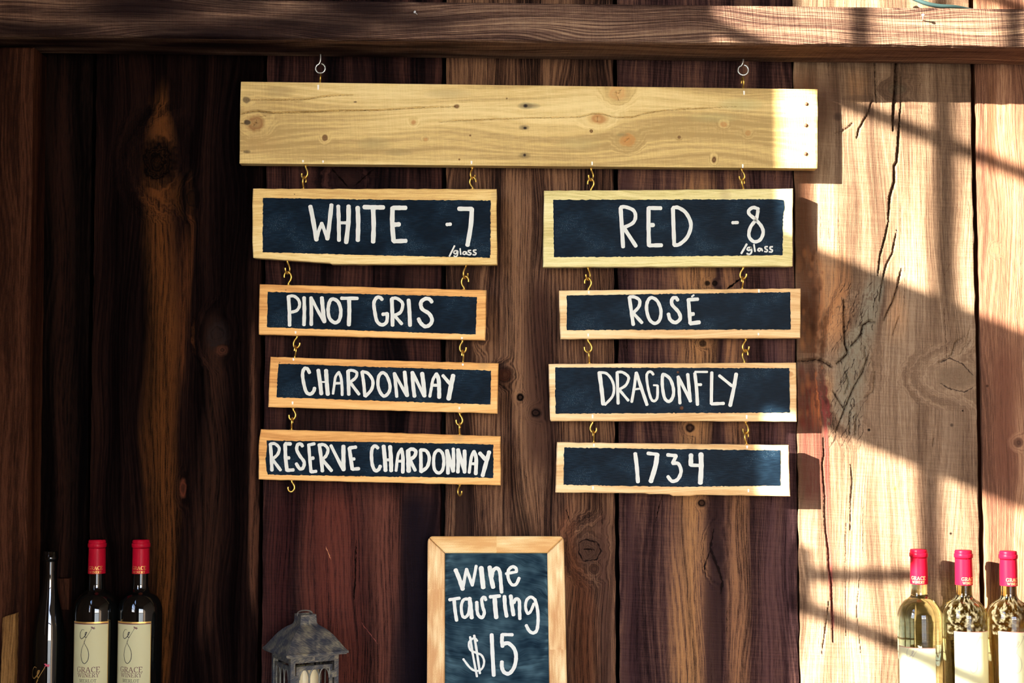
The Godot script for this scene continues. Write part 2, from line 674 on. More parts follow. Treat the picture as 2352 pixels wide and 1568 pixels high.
# ---------------------------------------------------------------- what the planks look like (photo pixels on the wall)
const GAPS := [-215.0, 207.0, 603.0, 1018.0, 1416.0, 1828.0, 2247.0, 2660.0]
const GAPW := [3.0, 4.5, 4.5, 5.5, 5.0, 1.6, 6.0, 4.0]
const PLANK_TOP := 2.62
const PLANK_TALL := 1.72

const BOARD_CRACKS := [[[552, 262, 575, 256, 592, 255, 625, 259, 700, 257.5, 780, 254, 870, 253, 960, 247, 1045, 245], 1.9, 0.004], [[575, 229, 640, 229, 700, 228.5, 730, 223, 770, 219, 810, 218], 1.7, 0.003], [[1010, 280, 1050, 277, 1120, 274, 1210, 271, 1330, 269, 1360, 261, 1385, 262, 1410, 270, 1450, 269.5, 1475, 262, 1520, 254, 1580, 250, 1640, 247, 1690, 245], 1.4, 0.003], [[552, 284, 562, 283], 2.0, 0.003], [[552, 347, 562, 347], 1.6, 0.002], [[1414, 208, 1418, 222, 1422, 232], 1.6, 0.003], [[1428, 204, 1420, 216], 1.4, 0.003], [[1372, 268, 1372, 280], 1.4, 0.002], [[1434, 326, 1446, 316], 1.4, 0.002], [[580, 290, 590, 280, 588, 274], 1.8, 0.003], [[598, 268, 612, 266], 1.4, 0.002]]

func wx(list: Array) -> Array:      # pixel polyline on the wall to metres
	var o := []
	for i in range(0, list.size(), 2):
		var q := at2(list[i], list[i + 1], 0.0)
		o.append(q.x)
		o.append(q.y)
	return o

func wline(list: Array, width_px: float, depth: float) -> Array:
	return [wx(list), width_px * (1.0 if depth > 0.0065 else 0.8) / 1320.0, depth]

func wstreak(list: Array, c: Color, a: float) -> Array:   # x, y, halfwidth in pixels
	var o := []
	for i in range(0, list.size(), 3):
		var q := at2(list[i], list[i + 1], 0.0)
		o.append_array([q.x, q.y, list[i + 2] / 1320.0])
	return [o, c, a]

func wknot(x: float, y: float, rx: float, ry: float, c: Color, a: float) -> Array:
	var q := at2(x, y, 0.0)
	return [q.x, q.y, rx / 1320.0, ry / 1320.0, c, a]

func wmark(x: float, y: float, r: float, c: Color, a: float, tall := 1.0) -> Array:
	var q := at2(x, y, 0.0)
	return [q.x, q.y, r / 1320.0, c, a, tall]

func plank_corners(i: int, top: float, bottom: float) -> Array:
	var a := at2(GAPS[i] + GAPW[i], 800, 0.0).x
	var b := at2(GAPS[i + 1] - GAPW[i + 1], 800, 0.0).x
	var lean := [0.0, 0.0012, -0.0006, -0.0008, 0.0004, 0.0008, 0.001, 0.0]
	var la: float = lean[i]
	var lb: float = lean[i + 1]
	return [Vector2(a - la, top), Vector2(b - lb, top), Vector2(b + lb, bottom), Vector2(a + la, bottom)]

func plank_features() -> Array:
	var black := rgb(9, 5, 4)
	var ember := rgb(84, 44, 22)
	var red := rgb(72, 34, 28)
	var umber := rgb(66, 44, 34)
	var tan_ := rgb(168, 118, 74)
	var grey := rgb(128, 118, 96)
	var f := []
	# 0: left of the frame and the first dark strip
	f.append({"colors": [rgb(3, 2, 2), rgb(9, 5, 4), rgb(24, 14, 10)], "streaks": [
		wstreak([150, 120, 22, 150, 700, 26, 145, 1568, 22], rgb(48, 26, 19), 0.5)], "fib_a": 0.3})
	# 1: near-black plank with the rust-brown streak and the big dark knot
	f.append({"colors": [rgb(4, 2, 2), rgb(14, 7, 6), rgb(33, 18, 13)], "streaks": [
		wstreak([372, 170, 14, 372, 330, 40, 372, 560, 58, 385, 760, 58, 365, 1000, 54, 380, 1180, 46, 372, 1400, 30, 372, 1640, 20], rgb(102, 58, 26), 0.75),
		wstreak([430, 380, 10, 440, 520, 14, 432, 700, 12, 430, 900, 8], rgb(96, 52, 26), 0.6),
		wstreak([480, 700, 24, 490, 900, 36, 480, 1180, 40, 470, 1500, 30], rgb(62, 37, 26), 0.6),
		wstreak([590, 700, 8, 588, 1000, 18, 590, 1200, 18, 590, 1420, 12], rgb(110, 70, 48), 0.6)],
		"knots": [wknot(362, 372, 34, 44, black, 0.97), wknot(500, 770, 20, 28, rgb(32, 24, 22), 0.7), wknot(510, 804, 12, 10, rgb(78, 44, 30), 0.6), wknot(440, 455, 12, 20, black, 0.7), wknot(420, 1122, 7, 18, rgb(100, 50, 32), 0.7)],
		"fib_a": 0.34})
	# 2: dark plum plank, redder low down
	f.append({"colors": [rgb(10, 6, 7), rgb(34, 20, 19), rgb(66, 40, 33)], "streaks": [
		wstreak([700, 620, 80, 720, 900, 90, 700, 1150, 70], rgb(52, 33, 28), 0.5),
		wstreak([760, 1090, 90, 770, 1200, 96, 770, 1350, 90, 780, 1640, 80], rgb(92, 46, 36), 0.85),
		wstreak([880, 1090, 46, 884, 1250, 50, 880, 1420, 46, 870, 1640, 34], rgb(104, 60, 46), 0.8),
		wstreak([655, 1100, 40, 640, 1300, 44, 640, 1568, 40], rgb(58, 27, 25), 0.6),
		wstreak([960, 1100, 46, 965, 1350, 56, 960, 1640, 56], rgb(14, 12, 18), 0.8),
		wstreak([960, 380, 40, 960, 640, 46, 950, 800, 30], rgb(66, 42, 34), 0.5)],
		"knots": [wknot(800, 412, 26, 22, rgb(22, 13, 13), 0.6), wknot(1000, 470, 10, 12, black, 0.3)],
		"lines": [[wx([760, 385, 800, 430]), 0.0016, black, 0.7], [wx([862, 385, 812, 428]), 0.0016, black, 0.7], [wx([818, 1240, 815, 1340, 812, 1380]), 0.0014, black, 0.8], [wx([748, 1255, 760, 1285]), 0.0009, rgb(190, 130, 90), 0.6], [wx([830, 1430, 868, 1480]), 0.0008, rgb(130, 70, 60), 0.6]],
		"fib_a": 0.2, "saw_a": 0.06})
	# 3: brown weathered plank with small knots
	f.append({"colors": [rgb(28, 18, 15), rgb(74, 50, 37), rgb(122, 88, 62)], "streaks": [
		wstreak([1070, 380, 26, 1066, 700, 30, 1062, 1000, 24, 1060, 1300, 20], rgb(36, 24, 21), 0.7),
		wstreak([1180, 380, 40, 1190, 620, 46, 1180, 800, 40, 1215, 1000, 40, 1200, 1240, 40], rgb(132, 96, 66), 0.6),
		wstreak([1235, 620, 30, 1240, 760, 34, 1240, 1100, 30], rgb(52, 32, 26), 0.7),
		wstreak([1380, 150, 40, 1380, 300, 44, 1385, 420, 44], rgb(70, 46, 38), 0.5),
		wstreak([1330, 1130, 26, 1300, 1200, 26, 1340, 1400, 36, 1340, 1640, 40], rgb(108, 64, 42), 0.6),
		wstreak([1390, 1130, 20, 1392, 1400, 22, 1392, 1640, 22], rgb(60, 38, 32), 0.6)],
		"knots": [wknot(1160, 860, 14, 13, rgb(52, 28, 20), 0.9), wknot(1195, 912, 7, 7, black, 0.9), wknot(1231, 948, 9, 9, rgb(20, 12, 10), 0.95), wknot(1353, 1262, 24, 28, rgb(66, 46, 36), 0.8), wknot(1365, 1306, 8, 8, rgb(60, 38, 28), 0.8), wknot(1108, 770, 9, 16, rgb(44, 28, 24), 0.5)],
		"lines": [[wx([1330, 1245, 1345, 1238, 1372, 1245, 1380, 1265, 1370, 1285, 1340, 1288, 1330, 1270, 1330, 1245]), 0.0013, rgb(22, 14, 12), 0.9], [wx([1340, 1260, 1366, 1262]), 0.001, black, 0.7], [wx([1300, 1170, 1310, 1200]), 0.001, black, 0.6]],
		"fib_a": 0.34, "ring": 220.0, "ring_a": 0.3})
	# 4: dark plum-brown plank with paler heart streaks and a feathered split
	f.append({"colors": [rgb(28, 17, 17), rgb(62, 41, 37), rgb(104, 72, 54)], "streaks": [
		wstreak([1450, 150, 20, 1450, 420, 24, 1448, 700, 20, 1450, 1200, 22, 1450, 1640, 20], rgb(48, 30, 32), 0.6),
		wstreak([1612, 380, 44, 1600, 620, 50, 1600, 800, 52, 1590, 1000, 44, 1590, 1200, 40, 1590, 1400, 50, 1580, 1640, 54], rgb(160, 114, 70), 0.9),
		wstreak([1690, 380, 26, 1680, 620, 22, 1690, 900, 26, 1690, 1200, 30, 1700, 1640, 30], rgb(146, 102, 66), 0.8),
		wstreak([1646, 380, 10, 1648, 700, 12, 1645, 1000, 14, 1640, 1200, 22, 1650, 1350, 24, 1640, 1640, 14], rgb(42, 28, 26), 0.8),
		wstreak([1780, 380, 40, 1785, 700, 44, 1780, 1100, 40, 1780, 1640, 40], rgb(74, 50, 50), 0.6)],
		"knots": [wknot(1614, 788, 7, 6, black, 0.9), wknot(1585, 982, 8, 8, rgb(30, 18, 15), 0.9), wknot(1612, 1155, 7, 7, rgb(24, 15, 12), 0.9), wknot(1625, 650, 5, 5, black, 0.8), wknot(1642, 650, 5, 5, black, 0.8), wknot(1645, 1270, 14, 26, rgb(44, 30, 28), 0.7)],
		"lines": [[wx([1640, 1215, 1632, 1260, 1648, 1300, 1660, 1335, 1655, 1365]), 0.0022, rgb(24, 16, 15), 0.9], [wx([1632, 1262, 1618, 1300, 1622, 1330]), 0.0014, rgb(28, 18, 16), 0.8], [wx([1520, 1140, 1505, 1200]), 0.001, black, 0.6], [wx([1437, 600, 1440, 830]), 0.0009, black, 0.5], [wx([1700, 640, 1665, 668]), 0.002, black, 0.8]],
		"fib_a": 0.3, "saw_a": 0.08})
	# 5: the sunlit, split and weathered plank
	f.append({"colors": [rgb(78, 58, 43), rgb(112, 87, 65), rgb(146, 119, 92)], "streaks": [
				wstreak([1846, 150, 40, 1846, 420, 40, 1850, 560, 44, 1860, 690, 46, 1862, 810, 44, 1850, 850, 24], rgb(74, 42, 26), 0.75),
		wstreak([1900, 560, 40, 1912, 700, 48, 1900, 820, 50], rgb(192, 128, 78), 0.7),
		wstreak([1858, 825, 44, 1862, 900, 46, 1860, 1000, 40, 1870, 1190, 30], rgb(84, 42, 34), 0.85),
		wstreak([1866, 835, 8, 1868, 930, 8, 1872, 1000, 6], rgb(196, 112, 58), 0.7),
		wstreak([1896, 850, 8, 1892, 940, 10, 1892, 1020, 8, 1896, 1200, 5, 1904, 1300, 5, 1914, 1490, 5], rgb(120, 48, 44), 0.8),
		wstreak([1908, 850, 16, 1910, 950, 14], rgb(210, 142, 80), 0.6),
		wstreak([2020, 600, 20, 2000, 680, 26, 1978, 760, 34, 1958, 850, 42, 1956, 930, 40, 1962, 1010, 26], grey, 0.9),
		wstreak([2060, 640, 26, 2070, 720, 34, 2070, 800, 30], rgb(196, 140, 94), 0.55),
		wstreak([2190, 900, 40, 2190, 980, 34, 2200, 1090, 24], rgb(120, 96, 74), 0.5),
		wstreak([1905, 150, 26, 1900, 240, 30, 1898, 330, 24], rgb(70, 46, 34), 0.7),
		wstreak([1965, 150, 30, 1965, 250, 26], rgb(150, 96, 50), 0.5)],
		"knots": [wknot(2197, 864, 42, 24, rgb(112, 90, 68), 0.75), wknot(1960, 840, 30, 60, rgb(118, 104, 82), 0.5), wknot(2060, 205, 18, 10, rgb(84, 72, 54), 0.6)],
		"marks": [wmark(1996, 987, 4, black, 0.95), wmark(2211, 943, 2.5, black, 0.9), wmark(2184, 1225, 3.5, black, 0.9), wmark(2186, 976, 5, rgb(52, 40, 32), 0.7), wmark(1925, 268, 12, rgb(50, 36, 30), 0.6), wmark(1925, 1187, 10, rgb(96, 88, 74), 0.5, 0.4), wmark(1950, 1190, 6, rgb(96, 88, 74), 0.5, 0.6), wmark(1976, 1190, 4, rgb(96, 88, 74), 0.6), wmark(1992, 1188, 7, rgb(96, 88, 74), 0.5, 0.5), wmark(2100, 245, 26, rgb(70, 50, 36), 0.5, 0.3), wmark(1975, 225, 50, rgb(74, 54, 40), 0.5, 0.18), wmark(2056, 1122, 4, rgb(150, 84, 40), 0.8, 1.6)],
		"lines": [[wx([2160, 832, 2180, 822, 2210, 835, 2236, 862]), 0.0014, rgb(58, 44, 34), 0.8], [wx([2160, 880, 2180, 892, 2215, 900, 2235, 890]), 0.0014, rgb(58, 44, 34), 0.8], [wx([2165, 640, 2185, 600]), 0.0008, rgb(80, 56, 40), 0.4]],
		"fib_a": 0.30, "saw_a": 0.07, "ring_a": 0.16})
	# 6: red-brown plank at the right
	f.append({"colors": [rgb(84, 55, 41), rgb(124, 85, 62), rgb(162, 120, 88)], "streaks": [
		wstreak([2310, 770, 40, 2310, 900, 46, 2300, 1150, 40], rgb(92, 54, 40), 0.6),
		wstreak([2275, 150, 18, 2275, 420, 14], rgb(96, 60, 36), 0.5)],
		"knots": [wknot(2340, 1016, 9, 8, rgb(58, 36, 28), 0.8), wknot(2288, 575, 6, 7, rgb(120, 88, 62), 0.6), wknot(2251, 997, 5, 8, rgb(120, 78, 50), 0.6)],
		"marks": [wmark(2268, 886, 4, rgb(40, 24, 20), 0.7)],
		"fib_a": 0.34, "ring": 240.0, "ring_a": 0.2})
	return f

func plank_grooves(i: int) -> Array:
	match i:
		2:
			return [wline([818, 1225, 815, 1300, 814, 1345, 810, 1385], 2.4, 0.003)]
		3:
			return [wline([1075, 640, 1072, 760, 1078, 900], 2.0, 0.003), wline([1130, 660, 1128, 740], 2.0, 0.002)]
		4:
			return [wline([1640, 1215, 1632, 1260, 1648, 1300, 1660, 1335, 1655, 1365], 3.0, 0.004), wline([1446, 610, 1444, 720, 1446, 830], 1.8, 0.003), wline([1466, 640, 1465, 800], 1.8, 0.003), wline([1800, 385, 1801, 430], 1.8, 0.003)]
		5:
			return [
				wline([2068, 251, 2064, 333, 2061, 370, 2055, 380, 2055, 418, 2045, 450, 2041, 503], 4.0, 0.008), wline([2042, 505, 2035, 540, 2022, 588, 2017, 634], 3.2, 0.006),
				wline([2059, 130, 2057, 200, 2053, 255, 2052, 300], 4.4, 0.009), wline([2009, 130, 2010, 180, 2013, 236], 2.6, 0.005), wline([2004, 230, 1993, 262, 1973, 296, 1968, 318], 3.0, 0.005),
				wline([1960, 281, 1950, 292, 1936, 300, 1918, 306], 4.2, 0.003), wline([2069, 150, 2070, 260], 2.2, 0.004),
				wline([2071, 616, 2062, 655, 2050, 696, 2046, 700, 2029, 738], 3.2, 0.006), wline([2060, 528, 2050, 582, 2037, 606, 2026, 650, 2020, 690], 2.8, 0.005),
				wline([1938, 690, 1939, 730, 1941, 788, 1948, 811, 1933, 826, 1921, 834], 3.4, 0.007), wline([1954, 796, 1975, 773, 1979, 765, 1983, 746, 1998, 737, 2010, 740], 3.6, 0.007),
				wline([1830, 828, 1856, 829, 1870, 826, 1883, 826, 1895, 832, 1912, 843], 4.2, 0.009),
				wline([1996, 811, 1983, 853, 1964, 884, 1941, 937, 1920, 991], 3.0, 0.006), wline([2010, 853, 2006, 899, 1985, 914], 2.4, 0.004), wline([1914, 899, 1933, 930, 1940, 940], 2.8, 0.005),
				wline([1952, 945, 1951, 1002], 2.6, 0.005), wline([1967, 945, 1964, 1002], 2.4, 0.004), wline([1986, 790, 1990, 830, 1975, 860], 2.4, 0.004), wline([1942, 850, 1950, 880, 1940, 905], 2.4, 0.004),
				wline([1891, 1006, 1893, 1044, 1889, 1067, 1895, 1140, 1895, 1178, 1897, 1223, 1903, 1260, 1904, 1297, 1910, 1341, 1912, 1411, 1914, 1475], 3.0, 0.005),
				wline([2216, 771, 2194, 788, 2186, 815, 2156, 832], 2.2, 0.004), wline([2230, 745, 2220, 790, 2205, 815], 2.0, 0.003), wline([2235, 775, 2218, 800], 1.8, 0.003),
				wline([1954, 1067, 1958, 1105, 1954, 1151, 1954, 1230], 2.0, 0.003), wline([1904, 1380, 1898, 1430, 1888, 1500], 1.8, 0.003), wline([2066, 726, 2050, 770], 2.2, 0.003), wline([2145, 1005, 2143, 1025], 2.2, 0.003),
				wline([1975, 1320, 1972, 1360, 1968, 1400, 1978, 1500], 1.6, 0.002), wline([1944, 1200, 1942, 1330, 1944, 1460], 1.6, 0.002)]
		6:
			return [wline([2300, 900, 2298, 990], 1.8, 0.002), wline([2262, 150, 2260, 330], 1.8, 0.002)]
	return []

func queue_textures() -> void:
	var feats := plank_features()
	for i in feats.size():
		var c := plank_corners(i, PLANK_TOP, PLANK_TOP - PLANK_TALL)
		var job: Dictionary = feats[i]
		var a: Vector2 = c[0]
		var b: Vector2 = c[1]
		var fine: bool = i >= 1
		var lines: Array = job.get("lines", []).duplicate()
		for g in plank_grooves(i):          # dark lines drawn along the open cracks
			lines.append([g[0], g[1] * (0.5 if g[2] > 0.0045 else 0.34), rgb(40, 24, 18), 0.35 if g[2] > 0.0045 else 0.2])
		if i >= 2:                          # fine drying checks along the grain
			var rc := RandomNumberGenerator.new()
			rc.seed = 900 + i
			for k in 46:
				var cx := rc.randf_range(a.x, b.x)
				var cy := rc.randf_range(0.95, 2.3)
				var l := [cx, cy]
				for s in rc.randi_range(2, 6):
					cy -= rc.randf_range(0.01, 0.03)
					cx += rc.randf_range(-0.0012, 0.0012)
					l.append_array([cx, cy])
				lines.append([l, rc.randf_range(0.0005, 0.0009), rgb(20, 12, 10) if i < 5 else rgb(60, 40, 28), rc.randf_range(0.12, 0.4)])
		if i == 5:                          # the torn, weathered grain round the old branch, and the rotten edge below the split
			var rw := RandomNumberGenerator.new()
			rw.seed = 321
			var marks: Array = job["marks"].duplicate()
			for k in 90:
				var py := rw.randf_range(640.0, 1005.0)
				var px := 1962.0 + rw.randf_range(-44.0, 44.0) + (800.0 - py) * 0.12
				var l := [px, py]
				for s in rw.randi_range(2, 4):
					px += rw.randf_range(-9.0, 4.0)
					py += rw.randf_range(6.0, 16.0)
					l.append_array([px, py])
				lines.append([wx(l), rw.randf_range(0.0005, 0.0011), rgb(44, 32, 25), rw.randf_range(0.15, 0.5)])
			for k in 70:
				var up := k < 40
				marks.append(wmark(rw.randf_range(1834.0, 1895.0 if up else 1905.0), rw.randf_range(560.0, 815.0) if up else rw.randf_range(840.0, 1000.0), rw.randf_range(3.0, 11.0), [rgb(48, 28, 18), rgb(66, 38, 24), rgb(150, 96, 56)][rw.randi() % 3] if up else [rgb(52, 26, 22), rgb(96, 44, 34), rgb(178, 104, 58)][rw.randi() % 3], rw.randf_range(0.2, 0.5), rw.randf_range(1.2, 3.0)))
			job["marks"] = marks
		job["lines"] = lines
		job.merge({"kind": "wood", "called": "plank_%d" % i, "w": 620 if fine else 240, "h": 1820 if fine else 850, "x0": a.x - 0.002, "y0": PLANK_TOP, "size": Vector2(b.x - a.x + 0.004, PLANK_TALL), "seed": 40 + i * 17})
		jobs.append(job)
	# rough barn boards for the rest of the room
	jobs.append({"kind": "wood", "called": "barn", "w": 256, "h": 512, "x0": 0.0, "y0": 0.0, "size": Vector2(0.3, 1.2), "seed": 400, "colors": [rgb(52, 34, 26), rgb(92, 64, 46), rgb(132, 98, 70)]})
	# the beam (grain along x): plum-brown face
	var dark_marks := []  # irregular dark blotches that make the left half of the beam darker
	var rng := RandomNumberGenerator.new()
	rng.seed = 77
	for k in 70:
		dark_marks.append([rng.randf_range(-1.1, -0.05 - 0.5 * rng.randf() * rng.randf()), rng.randf_range(-0.09, 0.0), rng.randf_range(0.03, 0.14), rgb(20, 12, 13), rng.randf_range(0.25, 0.5), rng.randf_range(0.08, 0.3)])
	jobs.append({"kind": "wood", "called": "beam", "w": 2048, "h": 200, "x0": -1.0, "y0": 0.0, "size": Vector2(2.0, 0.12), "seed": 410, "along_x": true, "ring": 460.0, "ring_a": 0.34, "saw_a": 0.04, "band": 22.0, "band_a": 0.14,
		"colors": [rgb(44, 29, 24), rgb(94, 69, 54), rgb(146, 116, 88)], "marks": dark_marks})
	jobs.append({"kind": "wood", "called": "post", "w": 160, "h": 900, "x0": 0.0, "y0": 0.0, "size": Vector2(0.16, 1.4), "seed": 430, "fib_a": 0.3, "colors": [rgb(22, 11, 8), rgb(44, 24, 16), rgb(72, 42, 28)]})
	jobs.append({"kind": "wood", "called": "post_light", "w": 96, "h": 256, "x0": 0.0, "y0": 0.0, "size": Vector2(0.1, 0.4), "seed": 440, "fib_a": 0.3, "colors": [rgb(62, 42, 22), rgb(108, 76, 42), rgb(140, 104, 60)]})
	# pine for the signs
	var pines := [
		["pine_straw", [rgb(196, 152, 86), rgb(222, 184, 112), rgb(236, 206, 140)], 260.0, 0.34],
		["pine_yellow", [rgb(190, 168, 100), rgb(218, 198, 130), rgb(234, 216, 154)], 300.0, 0.36],
		["pine_orange", [rgb(190, 128, 66), rgb(224, 164, 92), rgb(238, 188, 118)], 150.0, 0.2],
		["pine_pale", [rgb(206, 156, 98), rgb(230, 190, 132), rgb(242, 212, 160)], 150.0, 0.2]]
	for k in pines.size():
		var q: Array = pines[k]
		jobs.append({"kind": "wood", "called": q[0], "w": 900, "h": 256, "x0": 0.0, "y0": 0.0, "size": Vector2(0.9, 0.2), "seed": 500 + k * 11, "along_x": true, "colors": q[1], "ring": q[2], "ring_a": 0.2, "band_a": 0.26, "fib_a": q[3],
			"knots": [[0.60, -0.02, 0.007, 0.004, rgb(176, 112, 60), 0.7], [0.2, -0.165, 0.008, 0.004, rgb(170, 108, 56), 0.6]],
			"marks": [[0.1, -0.01, 0.0012, rgb(60, 40, 24), 0.8], [0.31, -0.15, 0.01, rgb(150, 118, 70), 0.4], [0.45, -0.012, 0.012, rgb(160, 128, 84), 0.35]]})
	# the big blank pine board, knots and nail stains where the photo has them
	var z := 0.036
	var kn := []
	var dk := rgb(94, 62, 32)
	var og := rgb(178, 122, 66)
	for k in [[586, 283, 17, 15, rgb(140, 98, 54), 0.75], [1374, 273, 18, 10, rgb(176, 122, 66), 0.8], [1441, 321, 14, 12, rgb(186, 124, 62), 0.9], [746, 316, 5, 6, dk, 0.9], [950, 281, 5, 5, og, 0.9], [1049, 244, 5, 4, dk, 0.8], [978, 320, 4, 3, og, 0.8], [1662, 286, 6, 5, og, 0.6], [1718, 306, 5, 5, og, 0.6], [1560, 315, 3, 3, dk, 0.8], [1640, 367, 4, 6, dk, 0.8], [1418, 214, 16, 14, rgb(190, 130, 70), 0.5], [1358, 301, 3, 3, dk, 0.8], [566, 229, 7, 6, rgb(40, 28, 18), 0.9], [568, 281, 6, 5, rgb(40, 28, 18), 0.9]]:
		var c := at2(k[0], k[1], z)
		kn.append([c.x, c.y, k[2] / 1340.0, k[3] / 1340.0, k[4], k[5]])
	var mk := []
	for k in [[1207, 243, 20, rgb(92, 78, 52), 0.6, 0.45], [1222, 243, 22, rgb(92, 78, 52), 0.4, 0.35], [1207, 243, 6, rgb(26, 18, 14), 0.95, 0.8], [1204, 293, 14, rgb(84, 70, 46), 0.6, 0.5], [1206, 294, 5, rgb(24, 16, 12), 0.95, 0.7], [1205, 357, 16, rgb(90, 76, 50), 0.5, 0.5], [1205, 356, 4, rgb(30, 20, 14), 0.9, 1.0], [816, 234, 5, rgb(60, 42, 26), 0.9, 0.35], [1080, 311, 3, dk, 0.9, 1.0], [1055, 366, 3, dk, 0.9, 1.0], [1164, 226, 2.5, dk, 0.9, 1.0], [567, 348, 10, rgb(74, 58, 36), 0.7, 0.5], [640, 210, 44, rgb(150, 124, 76), 0.45, 0.35], [860, 330, 46, rgb(150, 130, 82), 0.4, 0.4], [1030, 215, 60, rgb(162, 138, 88), 0.4, 0.25], [1330, 330, 60, rgb(176, 156, 100), 0.4, 0.3], [1700, 240, 60, rgb(168, 158, 104), 0.45, 0.3], [1640, 270, 70, rgb(172, 160, 104), 0.4, 0.2], [600, 330, 50, rgb(176, 138, 84), 0.35, 0.6], [1430, 310, 16, rgb(110, 106, 76), 0.4, 0.3], [910, 350, 40, rgb(140, 120, 76), 0.35, 0.25]]:
		var c := at2(k[0], k[1], z)
		mk.append([c.x, c.y, k[2] / 1340.0, k[3], k[4], k[5]])
	var cracks := []
	for g in BOARD_CRACKS:
		var l := []
		for i in range(0, g[0].size(), 2):
			var c := at2(g[0][i], g[0][i + 1], z)
			l.append_array([c.x, c.y])
		cracks.append([l, g[1] * 0.45 / 1340.0, rgb(58, 40, 22), 0.4])
	var a0 := at2(546, 180, z)
	var a1 := at2(1886, 396, z)
	jobs.append({"kind": "wood", "called": "blank_board", "w": 1500, "h": 240, "x0": a0.x, "y0": a0.y, "size": Vector2(a1.x - a0.x, a0.y - a1.y), "seed": 604, "along_x": true, "ring": 110.0, "ring_a": 0.24, "band": 9.0, "band_a": 0.34, "fib_a": 0.24, "saw_a": 0.06,
		"colors": [rgb(170, 138, 82), rgb(206, 172, 106), rgb(226, 196, 130)], "knots": kn, "marks": mk, "lines": cracks})
	# the blackboard paint of the menu panels
	jobs.append({"kind": "speckle", "called": "menu_paint", "w": 640, "h": 200, "seed": 720, "colors": [rgb(8, 18, 26), rgb(24, 40, 51), rgb(150, 152, 142)], "lx": 20.0, "ly": 80.0, "speck": 0.4, "sx": 5.0, "sy": 2.0})
	jobs.append({"kind": "slate", "called": "slate", "w": 420, "h": 560, "seed": 740, "colors": [rgb(17, 31, 40), rgb(66, 88, 92)]})
	jobs.append({"kind": "dust", "called": "dust", "w": 512, "h": 256, "seed": 750})
	jobs.append({"kind": "speckle", "called": "lantern_metal", "w": 256, "h": 256, "seed": 760, "colors": [rgb(46, 48, 56), rgb(138, 126, 98)], "lx": 8.0, "ly": 46.0, "tilt": 0.55, "la": 0.26, "ca": 0.5, "sx": 4.0, "sy": 4.0})
	jobs.append({"kind": "speckle", "called": "frame_wood", "w": 300, "h": 300, "seed": 780, "colors": [rgb(206, 150, 82), rgb(240, 208, 148)], "lx": 4.0, "ly": 60.0, "la": 0.16, "ca": 0.6, "sx": 1.6, "sy": 6.0})
	jobs.append({"kind": "speckle", "called": "frame_wood_up", "w": 300, "h": 300, "seed": 790, "colors": [rgb(196, 140, 82), rgb(242, 210, 152)], "lx": 60.0, "ly": 4.0, "la": 0.16, "ca": 0.6, "sx": 7.0, "sy": 2.0})

# ---------------------------------------------------------------- the lettering (crop, width, points, closed)
const WHITE7 := [
	["A", 78, [1120, 425, 1160, 620, 1230, 1022]], ["A", 60, [1232, 1018, 1270, 870, 1325, 725]], ["A", 60, [1325, 725, 1375, 860, 1425, 1008]], ["A", 76, [1425, 1005, 1455, 800, 1500, 398]],
	["A", 70, [1622, 418, 1632, 700, 1635, 1032]], ["A", 80, [1808, 420, 1805, 700, 1765, 1068]], ["A", 55, [1640, 718, 1780, 718]], ["A", 80, [1972, 444, 1982, 700, 1975, 1030]],
	["B", 80, [-105, 435, 100, 440, 238, 440]], ["B", 82, [55, 470, 65, 760, 55, 1058]],
	["B", 82, [405, 452, 400, 740, 424, 1040]], ["B", 80, [420, 448, 640, 448]], ["B", 82, [430, 752, 522, 745]], ["B", 76, [430, 1050, 645, 1042]],
	["B", 60, [1382, 748, 1450, 742]], ["B", 76, [1600, 465, 1832, 468]], ["B", 80, [1832, 470, 1815, 760, 1755, 1118]],
	["B", 30, [1520, 1134, 1430, 1318]], ["B", 25, [1572, 1222, 1525, 1222, 1508, 1258, 1545, 1276, 1578, 1226, 1572, 1300, 1540, 1326, 1512, 1312]], ["B", 27, [1622, 1184, 1632, 1286]],
	["B", 24, [1722, 1238, 1685, 1240, 1672, 1276, 1708, 1286, 1735, 1244, 1745, 1286]], ["B", 25, [1812, 1212, 1770, 1218, 1778, 1244, 1818, 1266, 1800, 1294, 1765, 1290]], ["B", 26, [1908, 1206, 1862, 1214, 1872, 1242, 1908, 1264, 1890, 1294, 1852, 1290]]]
const PINOT := [
	["C", 72, [632, 355, 650, 640, 655, 930]], ["C", 60, [645, 350, 740, 347, 830, 420, 855, 530, 800, 632, 690, 668]], ["C", 72, [945, 378, 950, 650, 942, 920]],
	["C", 72, [1085, 380, 1090, 650, 1088, 915]], ["C", 62, [1088, 380, 1210, 620, 1345, 862]], ["C", 80, [1300, 382, 1320, 600, 1350, 858]],
	["C", 70, [1530, 405, 1460, 450, 1425, 620, 1455, 790, 1560, 878, 1650, 820, 1680, 640, 1630, 470], 1], ["C", 68, [1692, 390, 2010, 392]], ["C", 80, [1845, 410, 1850, 650, 1840, 920]],
	["D", 64, [305, 385, 265, 348, 205, 352, 153, 450, 170, 620, 210, 790, 300, 858, 388, 805, 405, 655]], ["D", 66, [405, 652, 318, 662]],
	["D", 70, [485, 378, 495, 620, 500, 865]], ["D", 60, [492, 366, 570, 362, 660, 420, 690, 490, 650, 620, 540, 680]], ["D", 60, [540, 690, 670, 838]], ["D", 72, [798, 398, 815, 620, 825, 866]],
	["D", 70, [1230, 430, 1190, 382, 1110, 372, 1030, 440, 1050, 560, 1180, 650, 1235, 760, 1200, 850, 1110, 888, 1025, 825, 985, 748]]]
